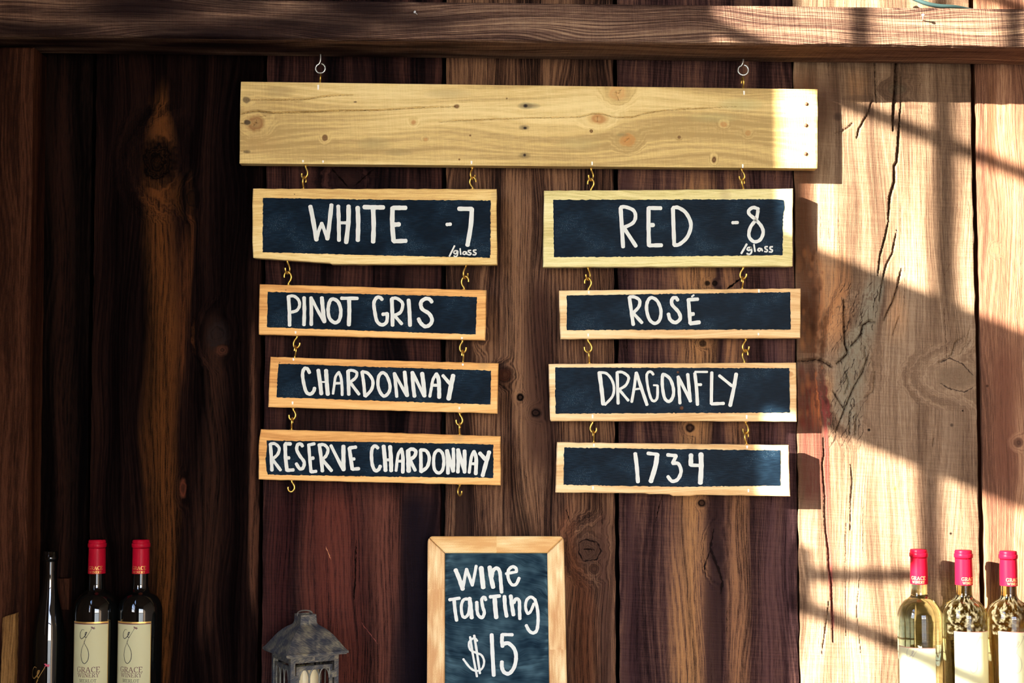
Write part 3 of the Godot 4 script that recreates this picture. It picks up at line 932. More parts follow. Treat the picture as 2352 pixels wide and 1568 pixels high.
const CHARD := [
	["E", 68, [878, 396, 835, 320, 770, 322, 740, 440, 770, 640, 820, 790, 900, 824, 960, 770, 980, 706]], ["E", 78, [1055, 350, 1090, 600, 1115, 818]], ["E", 82, [1210, 355, 1225, 600, 1245, 828]], ["E", 36, [1110, 583, 1220, 583]],
	["E", 52, [1465, 388, 1400, 480, 1375, 640, 1350, 815]], ["E", 58, [1465, 388, 1510, 500, 1530, 700, 1532, 840]], ["E", 50, [1388, 610, 1520, 606]],
	["E", 72, [1650, 368, 1658, 600, 1665, 830]], ["E", 58, [1660, 356, 1740, 352, 1825, 400, 1800, 500, 1690, 585]], ["E", 62, [1692, 592, 1868, 826]],
	["E", 66, [1930, 384, 1965, 620, 1985, 858]], ["E", 62, [1938, 378, 2050, 412, 2145, 560, 2120, 730, 2000, 868]],
	["F", 60, [70, 370, 150, 430, 208, 600, 190, 730, 105, 806, 30, 740, -15, 600, 0, 440], 1],
	["F", 62, [290, 384, 315, 600, 335, 812]], ["F", 58, [292, 384, 520, 796]], ["F", 70, [482, 360, 505, 600, 530, 796]], ["F", 70, [625, 366, 640, 600, 665, 808]], ["F", 60, [630, 366, 840, 796]], ["F", 78, [808, 386, 835, 600, 850, 800]],
	["F", 55, [1070, 392, 1010, 500, 980, 650, 950, 812]], ["F", 74, [1072, 395, 1115, 500, 1125, 700, 1125, 828]], ["F", 55, [990, 602, 1120, 606]], ["F", 62, [1195, 424, 1335, 588]], ["F", 84, [1385, 426, 1350, 600, 1300, 856]]]
const RESERVE := [
	["G", 66, [260, 334, 280, 600, 290, 836]], ["G", 58, [268, 328, 350, 327, 430, 410, 400, 530, 300, 620]], ["G", 60, [312, 642, 455, 832]],
	["G", 70, [545, 340, 555, 600, 580, 836]], ["G", 68, [552, 326, 648, 328]], ["G", 66, [560, 600, 620, 598]], ["G", 66, [588, 838, 704, 830]],
	["G", 64, [878, 370, 850, 332, 790, 342, 770, 440, 830, 560, 912, 680, 890, 790, 825, 805, 762, 712]],
	["G", 62, [1000, 344, 1020, 600, 1045, 866]], ["G", 60, [1008, 348, 1108, 326]], ["G", 70, [1030, 610, 1086, 602]], ["G", 62, [1052, 868, 1142, 856]],
	["G", 70, [1205, 345, 1240, 600, 1265, 850]], ["G", 60, [1212, 346, 1300, 347, 1372, 430, 1340, 550, 1270, 620]], ["G", 68, [1272, 642, 1438, 842]],
	["G", 62, [1430, 362, 1665, 826]], ["G", 80, [1670, 376, 1670, 600, 1672, 824]], ["G", 72, [1785, 414, 1810, 600, 1840, 810]], ["G", 68, [1792, 406, 1908, 390]], ["G", 62, [1830, 620, 1878, 618]], ["G", 66, [1850, 815, 1966, 806]],
	["H", 56, [270, 345, 225, 312, 180, 350, 165, 460, 180, 620, 225, 714, 280, 700, 310, 642]], ["H", 66, [365, 318, 385, 540, 395, 712]], ["H", 66, [470, 324, 485, 540, 488, 716]], ["H", 46, [390, 540, 490, 540]],
	["H", 48, [655, 362, 600, 460, 568, 716]], ["H", 58, [655, 362, 680, 500, 678, 742]], ["H", 46, [592, 562, 680, 560]], ["H", 75, [765, 395, 772, 580, 775, 722]], ["H", 58, [772, 386, 830, 362, 890, 400, 870, 480, 800, 530]], ["H", 55, [802, 552, 880, 710]],
	["H", 58, [970, 384, 975, 560, 975, 730]], ["H", 55, [972, 377, 1060, 392, 1112, 500, 1080, 650, 980, 733]], ["H", 52, [1260, 382, 1200, 440, 1182, 570, 1200, 700, 1265, 755, 1330, 700, 1350, 560, 1325, 430], 1],
	["H", 62, [1400, 390, 1415, 580, 1418, 756]], ["H", 58, [1406, 388, 1500, 725]], ["H", 55, [1505, 360, 1510, 560, 1505, 724]], ["H", 58, [1580, 374, 1585, 580, 1580, 740]], ["H", 58, [1586, 374, 1690, 736]], ["H", 62, [1690, 394, 1692, 560, 1690, 740]],
	["H", 50, [1840, 404, 1800, 500, 1765, 746]], ["H", 62, [1842, 404, 1880, 520, 1872, 766]], ["H", 46, [1782, 602, 1880, 606]], ["H", 64, [1940, 432, 2030, 532]], ["H", 66, [2092, 412, 2050, 560, 1985, 796]]]
const RED8 := [
	["I", 56, [1148, 358, 1165, 620, 1183, 906]], ["I", 50, [1152, 344, 1220, 342, 1330, 390, 1360, 480, 1320, 570, 1190, 635]], ["I", 54, [1197, 642, 1364, 896]],
	["I", 58, [1545, 358, 1545, 620, 1550, 886]], ["I", 56, [1552, 356, 1718, 358]], ["I", 58, [1560, 598, 1612, 598]], ["I", 56, [1558, 888, 1728, 885]],
	["I", 56, [1892, 364, 1900, 620, 1910, 876]], ["I", 52, [1896, 352, 1970, 352, 2080, 430, 2148, 590, 2100, 760, 1990, 868, 1912, 884]],
	["J", 58, [962, 716, 1052, 712]], ["J", 62, [1425, 470, 1335, 442, 1258, 490, 1262, 560, 1375, 660, 1480, 780, 1512, 900, 1455, 1025, 1345, 1056, 1258, 960, 1282, 800, 1385, 650, 1418, 500]],
	["J", 38, [1215, 1104, 1120, 1266]], ["J", 32, [1292, 1165, 1245, 1162, 1225, 1195, 1262, 1214, 1294, 1170, 1302, 1245, 1265, 1284, 1222, 1270]], ["J", 32, [1345, 1110, 1365, 1230]],
	["J", 27, [1472, 1180, 1432, 1180, 1418, 1212, 1448, 1226, 1480, 1185, 1498, 1222]], ["J", 27, [1588, 1146, 1548, 1152, 1552, 1184, 1588, 1206, 1575, 1238, 1540, 1234]], ["J", 29, [1678, 1148, 1638, 1156, 1642, 1190, 1678, 1210, 1664, 1242, 1622, 1240]]]
const ROSE := [
	["K", 33, [712, 174, 730, 300, 748, 426]], ["K", 30, [716, 169, 760, 170, 806, 200, 800, 260, 745, 320]], ["K", 31, [750, 322, 828, 408]],
	["K", 31, [915, 176, 880, 215, 873, 290, 900, 380, 950, 415, 995, 380, 1005, 290, 970, 205], 1], ["K", 33, [1162, 198, 1145, 177, 1112, 186, 1110, 240, 1170, 310, 1186, 370, 1140, 408, 1092, 380, 1076, 328]],
	["K", 34, [1262, 194, 1270, 300, 1278, 412]], ["K", 33, [1266, 195, 1348, 190]], ["K", 36, [1285, 330, 1308, 328]], ["K", 38, [1282, 416, 1362, 405]], ["K", 17, [1294, 166, 1312, 152]]]
const DRAG := [
	["L", 70, [962, 272, 1000, 560, 1028, 815]], ["L", 46, [968, 268, 1080, 282, 1170, 380, 1215, 520, 1190, 680, 1060, 825]], ["L", 55, [1270, 268, 1280, 560, 1288, 804]], ["L", 48, [1278, 262, 1360, 262, 1450, 320, 1470, 380, 1420, 490, 1310, 560]], ["L", 48, [1312, 572, 1464, 752]],
	["L", 50, [1600, 274, 1570, 520, 1525, 776]], ["L", 58, [1606, 274, 1700, 560, 1790, 826]], ["L", 36, [1572, 560, 1680, 546]],
	["L", 46, [1900, 300, 1862, 256, 1810, 266, 1785, 340, 1810, 540, 1860, 718, 1915, 764, 1970, 700, 1975, 500]], ["L", 34, [1975, 492, 1908, 488]], ["L", 56, [2085, 300, 2060, 345, 2060, 520, 2100, 715, 2180, 770, 2245, 680, 2250, 540, 2190, 375], 1],
	["N", 55, [132, 344, 150, 560, 165, 800]], ["N", 55, [136, 342, 350, 766]], ["N", 58, [300, 300, 325, 560, 345, 765]], ["N", 58, [425, 284, 455, 560, 470, 824]], ["N", 38, [430, 256, 640, 256]], ["N", 48, [470, 478, 532, 478]],
	["N", 56, [720, 270, 715, 560, 712, 808]], ["N", 56, [722, 814, 926, 805]], ["N", 50, [852, 322, 1070, 500]], ["N", 66, [1145, 295, 1100, 560, 1040, 840]]]
const YEAR := [
	["Q", 38, [794, 175, 810, 310, 820, 445]], ["Q", 33, [916, 171, 1005, 181]], ["Q", 46, [1005, 184, 990, 290, 945, 440]], ["Q", 34, [1106, 186, 1188, 195]], ["Q", 34, [1188, 197, 1156, 264]], ["Q", 34, [1158, 268, 1210, 272, 1236, 345, 1205, 420, 1150, 440, 1110, 396]],
	["Q", 44, [1332, 188, 1330, 280]], ["Q", 33, [1332, 285, 1410, 288]], ["Q", 48, [1428, 180, 1430, 310, 1422, 455]]]
const WINE := [
	["O", 68, [530, 614, 590, 760, 642, 915]], ["O", 50, [642, 915, 670, 760, 702, 600]], ["O", 50, [702, 600, 750, 730, 795, 855]], ["O", 48, [795, 855, 830, 690, 856, 550]], ["O", 76, [935, 580, 950, 720, 968, 888]],
	["O", 70, [1070, 570, 1090, 720, 1125, 884]], ["O", 58, [1105, 720, 1128, 620, 1185, 584, 1230, 640, 1245, 780, 1260, 964]], ["O", 44, [1330, 672, 1496, 642]], ["O", 50, [1496, 640, 1488, 585, 1430, 562, 1368, 620, 1365, 740, 1420, 842, 1490, 838, 1538, 742]]]
const TASTING := [
	["O", 50, [432, 1085, 590, 1060]], ["O", 54, [505, 1085, 520, 1250, 545, 1412]], ["O", 48, [742, 1076, 660, 1084, 620, 1180, 632, 1320, 672, 1366, 730, 1310, 758, 1150]], ["O", 66, [750, 1066, 770, 1220, 785, 1370]],
	["O", 56, [865, 1126, 870, 1240]], ["O", 52, [1008, 1086, 985, 1046, 945, 1082, 960, 1200, 985, 1290, 950, 1368, 890, 1330, 866, 1230]], ["O", 56, [1078, 1040, 1228, 1026]], ["O", 70, [1150, 1056, 1160, 1220, 1175, 1366]], ["O", 60, [1305, 1034, 1315, 1200, 1340, 1346]],
	["O", 62, [1405, 1026, 1425, 1180, 1448, 1324]], ["O", 54, [1455, 1130, 1490, 1072, 1540, 1105, 1545, 1250, 1550, 1386]], ["O", 46, [1788, 1080, 1725, 1042, 1660, 1090, 1640, 1200, 1672, 1300, 1722, 1268, 1772, 1150]], ["O", 52, [1790, 1084, 1830, 1240, 1840, 1420, 1818, 1570, 1760, 1612, 1700, 1580, 1652, 1494]]]
const PRICE := [
	["P", 34, [872, 562, 840, 526, 790, 532, 740, 600, 760, 700, 850, 750, 940, 790, 982, 890, 950, 1000, 860, 1040, 760, 990, 652, 852]], ["P", 36, [760, 502, 800, 760, 868, 1126]], ["P", 38, [825, 478, 870, 760, 915, 1076]], ["P", 62, [1102, 466, 1115, 760, 1135, 1108]],
	["P", 50, [1432, 465, 1272, 462]], ["P", 60, [1270, 466, 1265, 560, 1275, 648]], ["P", 60, [1290, 612, 1370, 602, 1460, 690, 1490, 820, 1460, 980, 1380, 1080, 1300, 1060, 1265, 980, 1265, 896]]]
# the winery's looped script and dragonfly on a label, in the pixels of the second red-wine bottle
const SCRIPT := [
	[[1195, 1022, 1172, 1018, 1152, 1052, 1150, 1095, 1170, 1112, 1205, 1080, 1222, 1045, 1208, 1050, 1204, 1085, 1212, 1100, 1235, 1070, 1268, 1015], 8.0],
	[[1224, 1092, 1200, 1130, 1200, 1160, 1232, 1215, 1246, 1275, 1236, 1335, 1205, 1368, 1178, 1348, 1163, 1290, 1170, 1220, 1195, 1155, 1212, 1120], 7.0]]
const DRAGONFLY_MARK := [[[1262, 1012, 1302, 990], 7.0], [[1280, 1000, 1262, 986], 8.0], [[1284, 998, 1272, 984], 6.0], [[1284, 1000, 1306, 1004], 8.0], [[1280, 1003, 1300, 1014], 6.0]]

# ---------------------------------------------------------------- builders
func hook(parent: Node3D, origin: Vector3, anchor: Vector3, tip: Vector3, turn: float, mirror: float, mat: Material) -> void:
	# a brass cup hook screwed in at anchor, its cup ending at tip's height
	var shape := [Vector2(0, -5.0), Vector2(0, 0), Vector2(0, 4), Vector2(5.0, 10), Vector2(7.5, 16), Vector2(6, 22), Vector2(0, 26.5), Vector2(-6, 25), Vector2(-9.5, 20.5), Vector2(-10, 15.5)]
	var line := []
	var d := tip - anchor
	var k := absf(d.y) / 26.5
	for s in shape:
		var q: Vector2 = s
		var t := q.y / 26.5
		line.append(anchor + Vector3(d.x * t, d.y * t, d.z * t) + Vector3(cos(turn), 0, sin(turn)) * q.x * mirror * k * 0.85 - origin)
	var st := tool(true)
	tube(st, spline(line, 5), 0.00165, 8)
	tube(st, [anchor - origin + d.normalized() * -0.0005, anchor - origin + d.normalized() * 0.0012], 0.0034, 10)
	put(st, "hook", mat, parent)

func mark(parent: Node3D, origin: Vector3, px: float, py: float, z: float, tall := 8.0) -> void:
	var st := tool()
	var q := at2(px, py, z)
	var w := 0.0016
	var h := tall / 1340.0 * 0.5
	slab(st, PackedVector2Array([Vector2(-w, h * 0.8), Vector2(0, h), Vector2(w, h * 0.7), Vector2(w * 0.7, -h), Vector2(-w * 0.7, -h)]), -0.0002, 0.0005, 0.0002, Transform2D.IDENTITY, Transform3D(Basis.IDENTITY, Vector3(q.x, q.y, z) - origin))
	put(st, "white_fleck", M.fleck, parent)

func rough_outline(p: PackedVector2Array, step: float, amp: float, seed_: int) -> PackedVector2Array:
	var o := PackedVector2Array()
	var n := noise(seed_, FastNoiseLite.TYPE_SIMPLEX, 2)
	for i in p.size():
		var a := p[i]
		var b := p[(i + 1) % p.size()]
		var t := (b - a).normalized()
		var nn := Vector2(-t.y, t.x)
		var k := maxi(1, int(a.distance_to(b) / step))
		for s in k:
			var q := a.lerp(b, float(s) / k)
			if s > 0:
				q += nn * n.get_noise_2d(q.x * 140.0, q.y * 140.0) * amp
			o.append(q)
	return o

func menu_board(called: String, label: String, outer: Array, panel: Array, words: Array, z: float, wood: Material, paint: Material, seed_: int) -> Node3D:
	var o := pts(outer, z)
	var lo := o[0]
	var hi := o[0]
	for q in o:
		lo = Vector2(minf(lo.x, q.x), minf(lo.y, q.y))
		hi = Vector2(maxf(hi.x, q.x), maxf(hi.y, q.y))
	var origin := Vector3((lo.x + hi.x) / 2, lo.y, z - 0.01)
	var t := thing(called, label, "sign", origin, "")
	var xf := Transform3D(Basis.IDENTITY, -origin)
	var st := tool()
	slab(st, rough_outline(o, 0.012, 0.0006, seed_), z - 0.02, z, 0.0014, Transform2D(Vector2(1 / 0.9, 0), Vector2(0, -1 / 0.2), Vector2(-lo.x / 0.9 + 0.03 * seed_, hi.y / 0.2)), xf)
	put(st, "board", wood, t)
	var p := pts(panel, z)
	st = tool()
	slab(st, rough_outline(p, 0.003, 0.0010, seed_ + 5), z - 0.0005, z + 0.0005, 0.0002, Transform2D(Vector2(1 / 0.45, 0), Vector2(0, -1 / 0.14), Vector2(-lo.x / 0.45, hi.y / 0.14)), xf)
	put(st, "painted_panel", paint, t)
	for i in words.size():
		var place := func(q: Vector2, lift: float) -> Vector3:
			return at(q.x, q.y, z + 0.0008 + lift) - origin
		put(letters(words[i][1], place, seed_ + i), words[i][0], M.chalk, t)
	return t

func link(upper: Node3D, lower: Node3D, a: Array, b: Array, za: float, zb: float, turn: float, mirror := 1.0) -> void:
	var p := at(a[0], a[1], za)
	var q := at(b[0], b[1], zb)
	p.z = za - 0.010
	q.z = zb - 0.010
	var mid := (p + q) / 2
	var r := 0.0016
	hook(upper, upper.position, p, mid - Vector3(0, r, 0), turn, mirror, M.brass)
	hook(lower, lower.position, q, mid + Vector3(0, r, 0), turn + 1.35, mirror, M.brass)

func bottle_profile(h: float, r: float, neck: float, n_top: float, s_top: float, s_bottom: float) -> Array:
	# heights measured down from the mouth: bottom of the straight neck, top and bottom of the shoulder
	var p := [Vector2(0, 0.004), Vector2(r * 0.6, 0.003), Vector2(r * 0.9, 0.0), Vector2(r, 0.004)]
	var k := [Vector2(r, h - s_bottom), Vector2(r * 0.985, h - lerpf(s_bottom, s_top, 0.25)), Vector2(r * 0.90, h - lerpf(s_bottom, s_top, 0.52)), Vector2(r * 0.72, h - lerpf(s_bottom, s_top, 0.76)), Vector2(neck * 1.28, h - lerpf(s_bottom, s_top, 0.95)), Vector2(neck * 1.04, h - n_top), Vector2(neck, h - n_top * 0.8)]
	p.append(Vector2(r, h - s_bottom - 0.02))
	p.append_array(spline(k, 6))
	p.append(Vector2(neck * 0.98, h - 0.02))
	p.append(Vector2(neck * 0.98, h - 0.002))
	p.append(Vector2(neck * 0.85, h))
	p.append(Vector2(0, h))
	return p

func bent_text(words: String, tall: float, r: float, y: float, ang: float, stretch := 1.0) -> ArrayMesh:
	var f := SystemFont.new()
	f.font_names = PackedStringArray(["Droid Serif"])
	var tm := TextMesh.new()
	tm.font = f
	tm.text = words
	tm.font_size = 48
	tm.pixel_size = tall / 35.0
	tm.depth = 0.0
	tm.curve_step = 1.5
	var arr := tm.get_mesh_arrays()
	var V: PackedVector3Array = arr[Mesh.ARRAY_VERTEX]
	var N: PackedVector3Array = arr[Mesh.ARRAY_NORMAL]
	for i in V.size():
		var g := ang + V[i].x * stretch / r
		V[i] = Vector3(r * sin(g), y + V[i].y, r * cos(g))
		N[i] = Vector3(sin(g), 0, cos(g))
	var out := []
	out.resize(Mesh.ARRAY_MAX)
	out[Mesh.ARRAY_VERTEX] = V
	out[Mesh.ARRAY_NORMAL] = N
	out[Mesh.ARRAY_INDEX] = arr[Mesh.ARRAY_INDEX]
	var me := ArrayMesh.new()
	me.add_surface_from_arrays(Mesh.PRIMITIVE_TRIANGLES, out)
	return me

func wrap_round(st: SurfaceTool, r: float, y0: float, y1: float, a0: float, a1: float, rows := 1) -> void:
	var n := 24
	for j in rows:
		var ya := lerpf(y0, y1, float(j) / rows)
		var yb := lerpf(y0, y1, float(j + 1) / rows)
		for k in n:
			var g := lerpf(a0, a1, float(k) / n)
			var h := lerpf(a0, a1, float(k + 1) / n)
			quad(st, Vector3(r * sin(g), yb, r * cos(g)), Vector3(r * sin(h), yb, r * cos(h)), Vector3(r * sin(h), ya, r * cos(h)), Vector3(r * sin(g), ya, r * cos(g)))

func script_mark(parent: Node3D, px_c: float, py_shift: float, r: float, z: float, lines: Array, called: String, mat: Material, scale_ := 1.0, base_y := SHELF) -> void:
	var rng := RandomNumberGenerator.new()
	rng.seed = 9
	var st := tool()
	for l in lines:
		var line := []
		for i in range(0, l[0].size(), 2):
			line.append(Vector2(40.0 + l[0][i] / 4.506, 1220.0 + l[0][i + 1] / 4.506))
		var place := func(q: Vector2, lift: float) -> Vector3:
			var off := (q.x - 312.5) * scale_ / 1352.0 + px_c
			var g := asin(clampf(off / r, -0.98, 0.98))
			var y := at(1176, 1450 + (q.y - 1450) * scale_ + py_shift, z + r).y - base_y
			return Vector3(r * sin(g), y, r * cos(g))
		ribbon(st, line, l[1] / 4.506 * scale_, false, place, 0.0, rng, true)
	put(st, called, mat, parent)

func capsule(parent: Node3D, h: float, neck: float, tall: float, mat: Material) -> Node3D:
	var st := tool(true)
	var r := neck * 1.04
	lathe(st, spline([Vector2(r * 1.0, h - tall), Vector2(r * 0.985, h - tall * 0.6), Vector2(r * 0.96, h - 0.014), Vector2(r * 0.97, h - 0.0125), Vector2(r * 1.05, h - 0.011), Vector2(r * 1.06, h - 0.006), Vector2(r * 0.99, h - 0.0045), Vector2(r * 0.99, h - 0.003), Vector2(r * 1.0, h - 0.002), Vector2(r * 0.93, h + 0.0008)], 3) + [Vector2(0, h + 0.001)], 40)
	return put(st, "capsule", mat, parent)

func red_bottle(x: float, turn: float, label: String) -> Node3D:
	var z := 0.055
	var h: float = at(1176, 1240, z).y - SHELF
	var r := 0.0369
	var b := thing("wine_bottle", label, "bottle", Vector3(x, SHELF, z))
	b.rotation.y = turn
	var st := tool(true)
	lathe(st, bottle_profile(h, r, 0.0132, 0.078, 0.082, 0.124), 64)
	put(st, "glass", M.black_glass, b)
	var cap := capsule(b, h, 0.0140, 0.0555, M.capsule)
	put_mesh(bent_text("GRACE", 0.0058, 0.0149, h - 0.0455, 0.12), "gold_lettering", M.gold, cap)
	put_mesh(bent_text("WINERY", 0.0040, 0.0149, h - 0.0525, 0.12), "gold_lettering", M.gold, cap)
	var top: float = at(1176, 1428, z + r).y - SHELF
	st = tool(true)
	wrap_round(st, r + 0.0004, 0.04, top, -0.86, 0.86)
	var lab := put(st, "label", M.label_cream, b)
	st = tool(true)
	wrap_round(st, r + 0.0006, top - 0.0028, top, -0.88, 0.88)
	wrap_round(st, r + 0.0006, 0.04, top, -0.885, -0.86)
	wrap_round(st, r + 0.0006, 0.04, top, 0.86, 0.885)
	put(st, "gold_border", M.gold, lab)
	st = tool(true)
	wrap_round(st, r + 0.00065, top - 0.0042, top - 0.0026, -0.87, 0.87)
	put(st, "maroon_border", M.maroon, lab)
	script_mark(lab, -0.002, 0.0, r + 0.0007, z, SCRIPT, "script_mark", M.ink)
	script_mark(lab, -0.002, 0.0, r + 0.0007, z, DRAGONFLY_MARK, "dragonfly_mark", M.maroon)
	var y1: float = at(1176, 1538, z + r).y - SHELF
	put_mesh(bent_text("GRACE", 0.0090, r + 0.0007, y1, -0.02, 1.02), "lettering", M.maroon, lab)
	put_mesh(bent_text("WINERY", 0.0068, r + 0.0007, y1 - 0.0090, -0.02), "lettering", M.maroon, lab)
	put_mesh(bent_text("MERLOT", 0.0052, r + 0.0007, y1 - 0.0180, -0.02), "lettering", M.ink, lab)
	return b

func white_bottle(x: float, turn: float, label: String, glass: Material, label_py: float, mouth_py: float, label_mat: Material, dusty: bool, shoulder: float) -> Node3D:
	var z := 0.055
	var h: float = at(1176, mouth_py, z).y - SHELF
	var r := 0.0369
	var b := thing("wine_bottle", label, "bottle", Vector3(x, SHELF, z))
	b.rotation.y = turn
	var st := tool(true)
	lathe(st, bottle_profile(h, r, 0.0132 if not dusty else 0.0128, 0.074, 0.078, shoulder), 64)
	put(st, "glass", glass, b)
	if dusty:
		var dp := []
		for q in bottle_profile(h, r, 0.0128, 0.074, 0.078, shoulder):
			if q.y > h - shoulder - 0.03 and q.y < h - 0.072:
				dp.append(Vector2(q.x + 0.0004, q.y))
		st = tool(true)
		lathe(st, dp, 64)
		put(st, "dust_film", M.dust, b)
	var cap := capsule(b, h, 0.0140, 0.057, M.capsule)
	put_mesh(bent_text("GRACE", 0.0058, 0.0149, h - 0.0465, 0.12), "gold_lettering", M.gold_pale, cap)
	put_mesh(bent_text("WINERY", 0.0040, 0.0149, h - 0.0532, 0.12), "gold_lettering", M.gold_pale, cap)
	var top: float = at(1176, label_py, z + r).y - SHELF
	st = tool(true)
	wrap_round(st, r + 0.0004, 0.03, top, -0.95, 0.95)
	var lab := put(st, "label", label_mat, b)
	st = tool(true)
	wrap_round(st, r + 0.0006, top - 0.0010, top, -0.95, 0.95)
	put(st, "maroon_border", M.maroon_thin, lab)
	script_mark(lab, -0.001, 22.0 if dusty else 44.0, r + 0.0007, z, SCRIPT, "script_mark", M.ink_sun_washed)
	script_mark(lab, -0.001, 22.0 if dusty else 44.0, r + 0.0007, z, DRAGONFLY_MARK, "dragonfly_mark", M.ink_sun_washed)
	return b

# ---------------------------------------------------------------- the scene
func _ready() -> void:
	# camera
	var cam := Camera3D.new()
	cam.name = "camera"
	add_child(cam)
	cam.position = EYE
	cam.rotation.x = PITCH
	cam.fov = rad_to_deg(2.0 * atan(784.0 / F))
	cam.near = 0.05
	cam.far = 200.0
	cam.current = true
	# sky
	var sky_mat := ProceduralSkyMaterial.new()
	sky_mat.sky_top_color = Color(0.50, 0.62, 0.80)
	sky_mat.sky_horizon_color = Color(0.93, 0.90, 0.84)
	sky_mat.sky_curve = 0.15
	sky_mat.ground_bottom_color = Color(0.32, 0.29, 0.24)
	sky_mat.ground_horizon_color = Color(0.80, 0.78, 0.74)
	sky_mat.sky_energy_multiplier = 4.8
	sky_mat.sun_angle_max = 4.0
	var sky := Sky.new()
	sky.sky_material = sky_mat
	var env := Environment.new()
	env.background_mode = Environment.BG_SKY
	env.sky = sky
	env.tonemap_mode = Environment.TONE_MAPPER_LINEAR
	env.tonemap_exposure = 1.0
	env.sdfgi_enabled = true
	env.ssao_enabled = true
	env.ssil_enabled = true
	var we := WorldEnvironment.new()
	we.name = "world_environment"
	we.environment = env
	add_child(we)
	# sun: low, from the front left, through the side window
	var sun := DirectionalLight3D.new()
	sun.name = "sun"
	add_child(sun)
	sun.look_at_from_position(Vector3.ZERO, SUN, Vector3.UP)
	sun.light_color = Color(1.0, 0.985, 0.96)
	sun.light_energy = 19.5
	sun.light_angular_distance = 0.53
	sun.shadow_enabled = true

	queue_textures()
	var task := WorkerThreadPool.add_group_task(wood_job, jobs.size(), -1, true)
	WorkerThreadPool.wait_for_group_task_completion(task)
	make_materials()
	room()
	back_wall()
	beam_and_post()
	added_bracket()
	signs()
	shelf_things()

func make_materials() -> void:
	for p in jobs:
		if p.called.begins_with("plank"):
			M[p.called] = textured(p.called, 0.92, 0.10, 0.06)
	M.barn = textured("barn", 0.85, 0.1, 0.06)
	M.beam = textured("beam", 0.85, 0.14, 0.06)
	M.post = textured("post", 0.85, 0.1, 0.06)
	M.post_light = textured("post_light", 0.85, 0.1, 0.06)
	for k in ["pine_straw", "pine_yellow", "pine_orange", "pine_pale"]:
		M[k] = textured(k, 0.75, 0.03, 0.3)
	M.blank_board = textured("blank_board", 0.8, 0.05, 0.3)
	M.menu_paint = textured("menu_paint", 0.36, 0.025, 0.13)
	M.slate = textured("slate", 0.75, 0.0, 0.12)
	M.lantern = textured("lantern_metal", 0.5, 0.02, 0.5)
	M.lantern.metallic = 0.35
	M.frame_wood = textured("frame_wood", 0.6, 0.02, 0.4)
	M.frame_wood_up = textured("frame_wood_up", 0.6, 0.02, 0.4)
	M.chalk = plain(rgb(212, 208, 192), 0.85, 0.0, 0.2)
	M.fleck = plain(rgb(238, 230, 212), 0.7)
	M.brass = plain(rgb(226, 180, 84), 0.3, 0.9)
	M.steel = plain(rgb(196, 194, 184), 0.3, 0.9)
	M.nail = plain(rgb(92, 56, 30), 0.7, 0.2)
	M.nail_bright = plain(rgb(220, 214, 204), 0.4, 0.5)
	M.black_glass = plain(rgb(8, 9, 8), 0.04, 0.0, 0.6)
	M.capsule = plain(rgb(156, 11, 32), 0.34, 0.0, 0.2)
	M.gold = plain(rgb(214, 170, 92), 0.35, 0.7)
	M.gold_pale = plain(rgb(236, 190, 110), 0.4, 0.4)
	M.label_cream = plain(rgb(186, 177, 134), 0.6, 0.0, 0.2)
	M.maroon = plain(rgb(84, 32, 36), 0.5)
	M.maroon_thin = plain(rgb(150, 70, 60), 0.5)
	M.ink = plain(rgb(26, 24, 24), 0.5)
	M.ink_sun_washed = plain(rgb(150, 138, 116), 0.6)  # paler copy of the ink, with the washing-out by sun put into its colour
	M.candle = plain(rgb(226, 206, 160), 0.5)
	M.iron = plain(rgb(48, 44, 42), 0.6, 0.4)
	M.cable = plain(rgb(44, 60, 56), 0.6, 0.0, 0.2)
	M.clear_glass = plain(Color(0.90, 0.93, 0.74, 0.0), 0.02)
	M.clear_glass.refraction_enabled = true
	M.clear_glass.refraction_scale = 0.045
	M.olive_glass = plain(Color(0.80, 0.76, 0.48, 0.0), 0.04)
	M.olive_glass.refraction_enabled = true
	M.olive_glass.refraction_scale = 0.045
	M.dust = StandardMaterial3D.new()
	for q in jobs:
		if q.called == "dust":
			M.dust.albedo_texture = ImageTexture.create_from_image(q.color_image)
	M.dust.transparency = BaseMaterial3D.TRANSPARENCY_ALPHA
	M.dust.roughness = 0.95
	M.dust.metallic_specular = 0.0
	M.dust.uv1_scale = Vector3(2, 9, 1)
	M.pane = plain(Color(0.9, 0.95, 0.95, 0.06), 0.02)
	M.pane.transparency = BaseMaterial3D.TRANSPARENCY_ALPHA
	M.plaster = plain(rgb(150, 128, 104), 0.9)
	M.concrete = plain(rgb(150, 140, 126), 0.8)
	M.gravel = plain(rgb(172, 158, 132), 0.95)
	M.paint_frame = plain(rgb(120, 96, 72), 0.6)

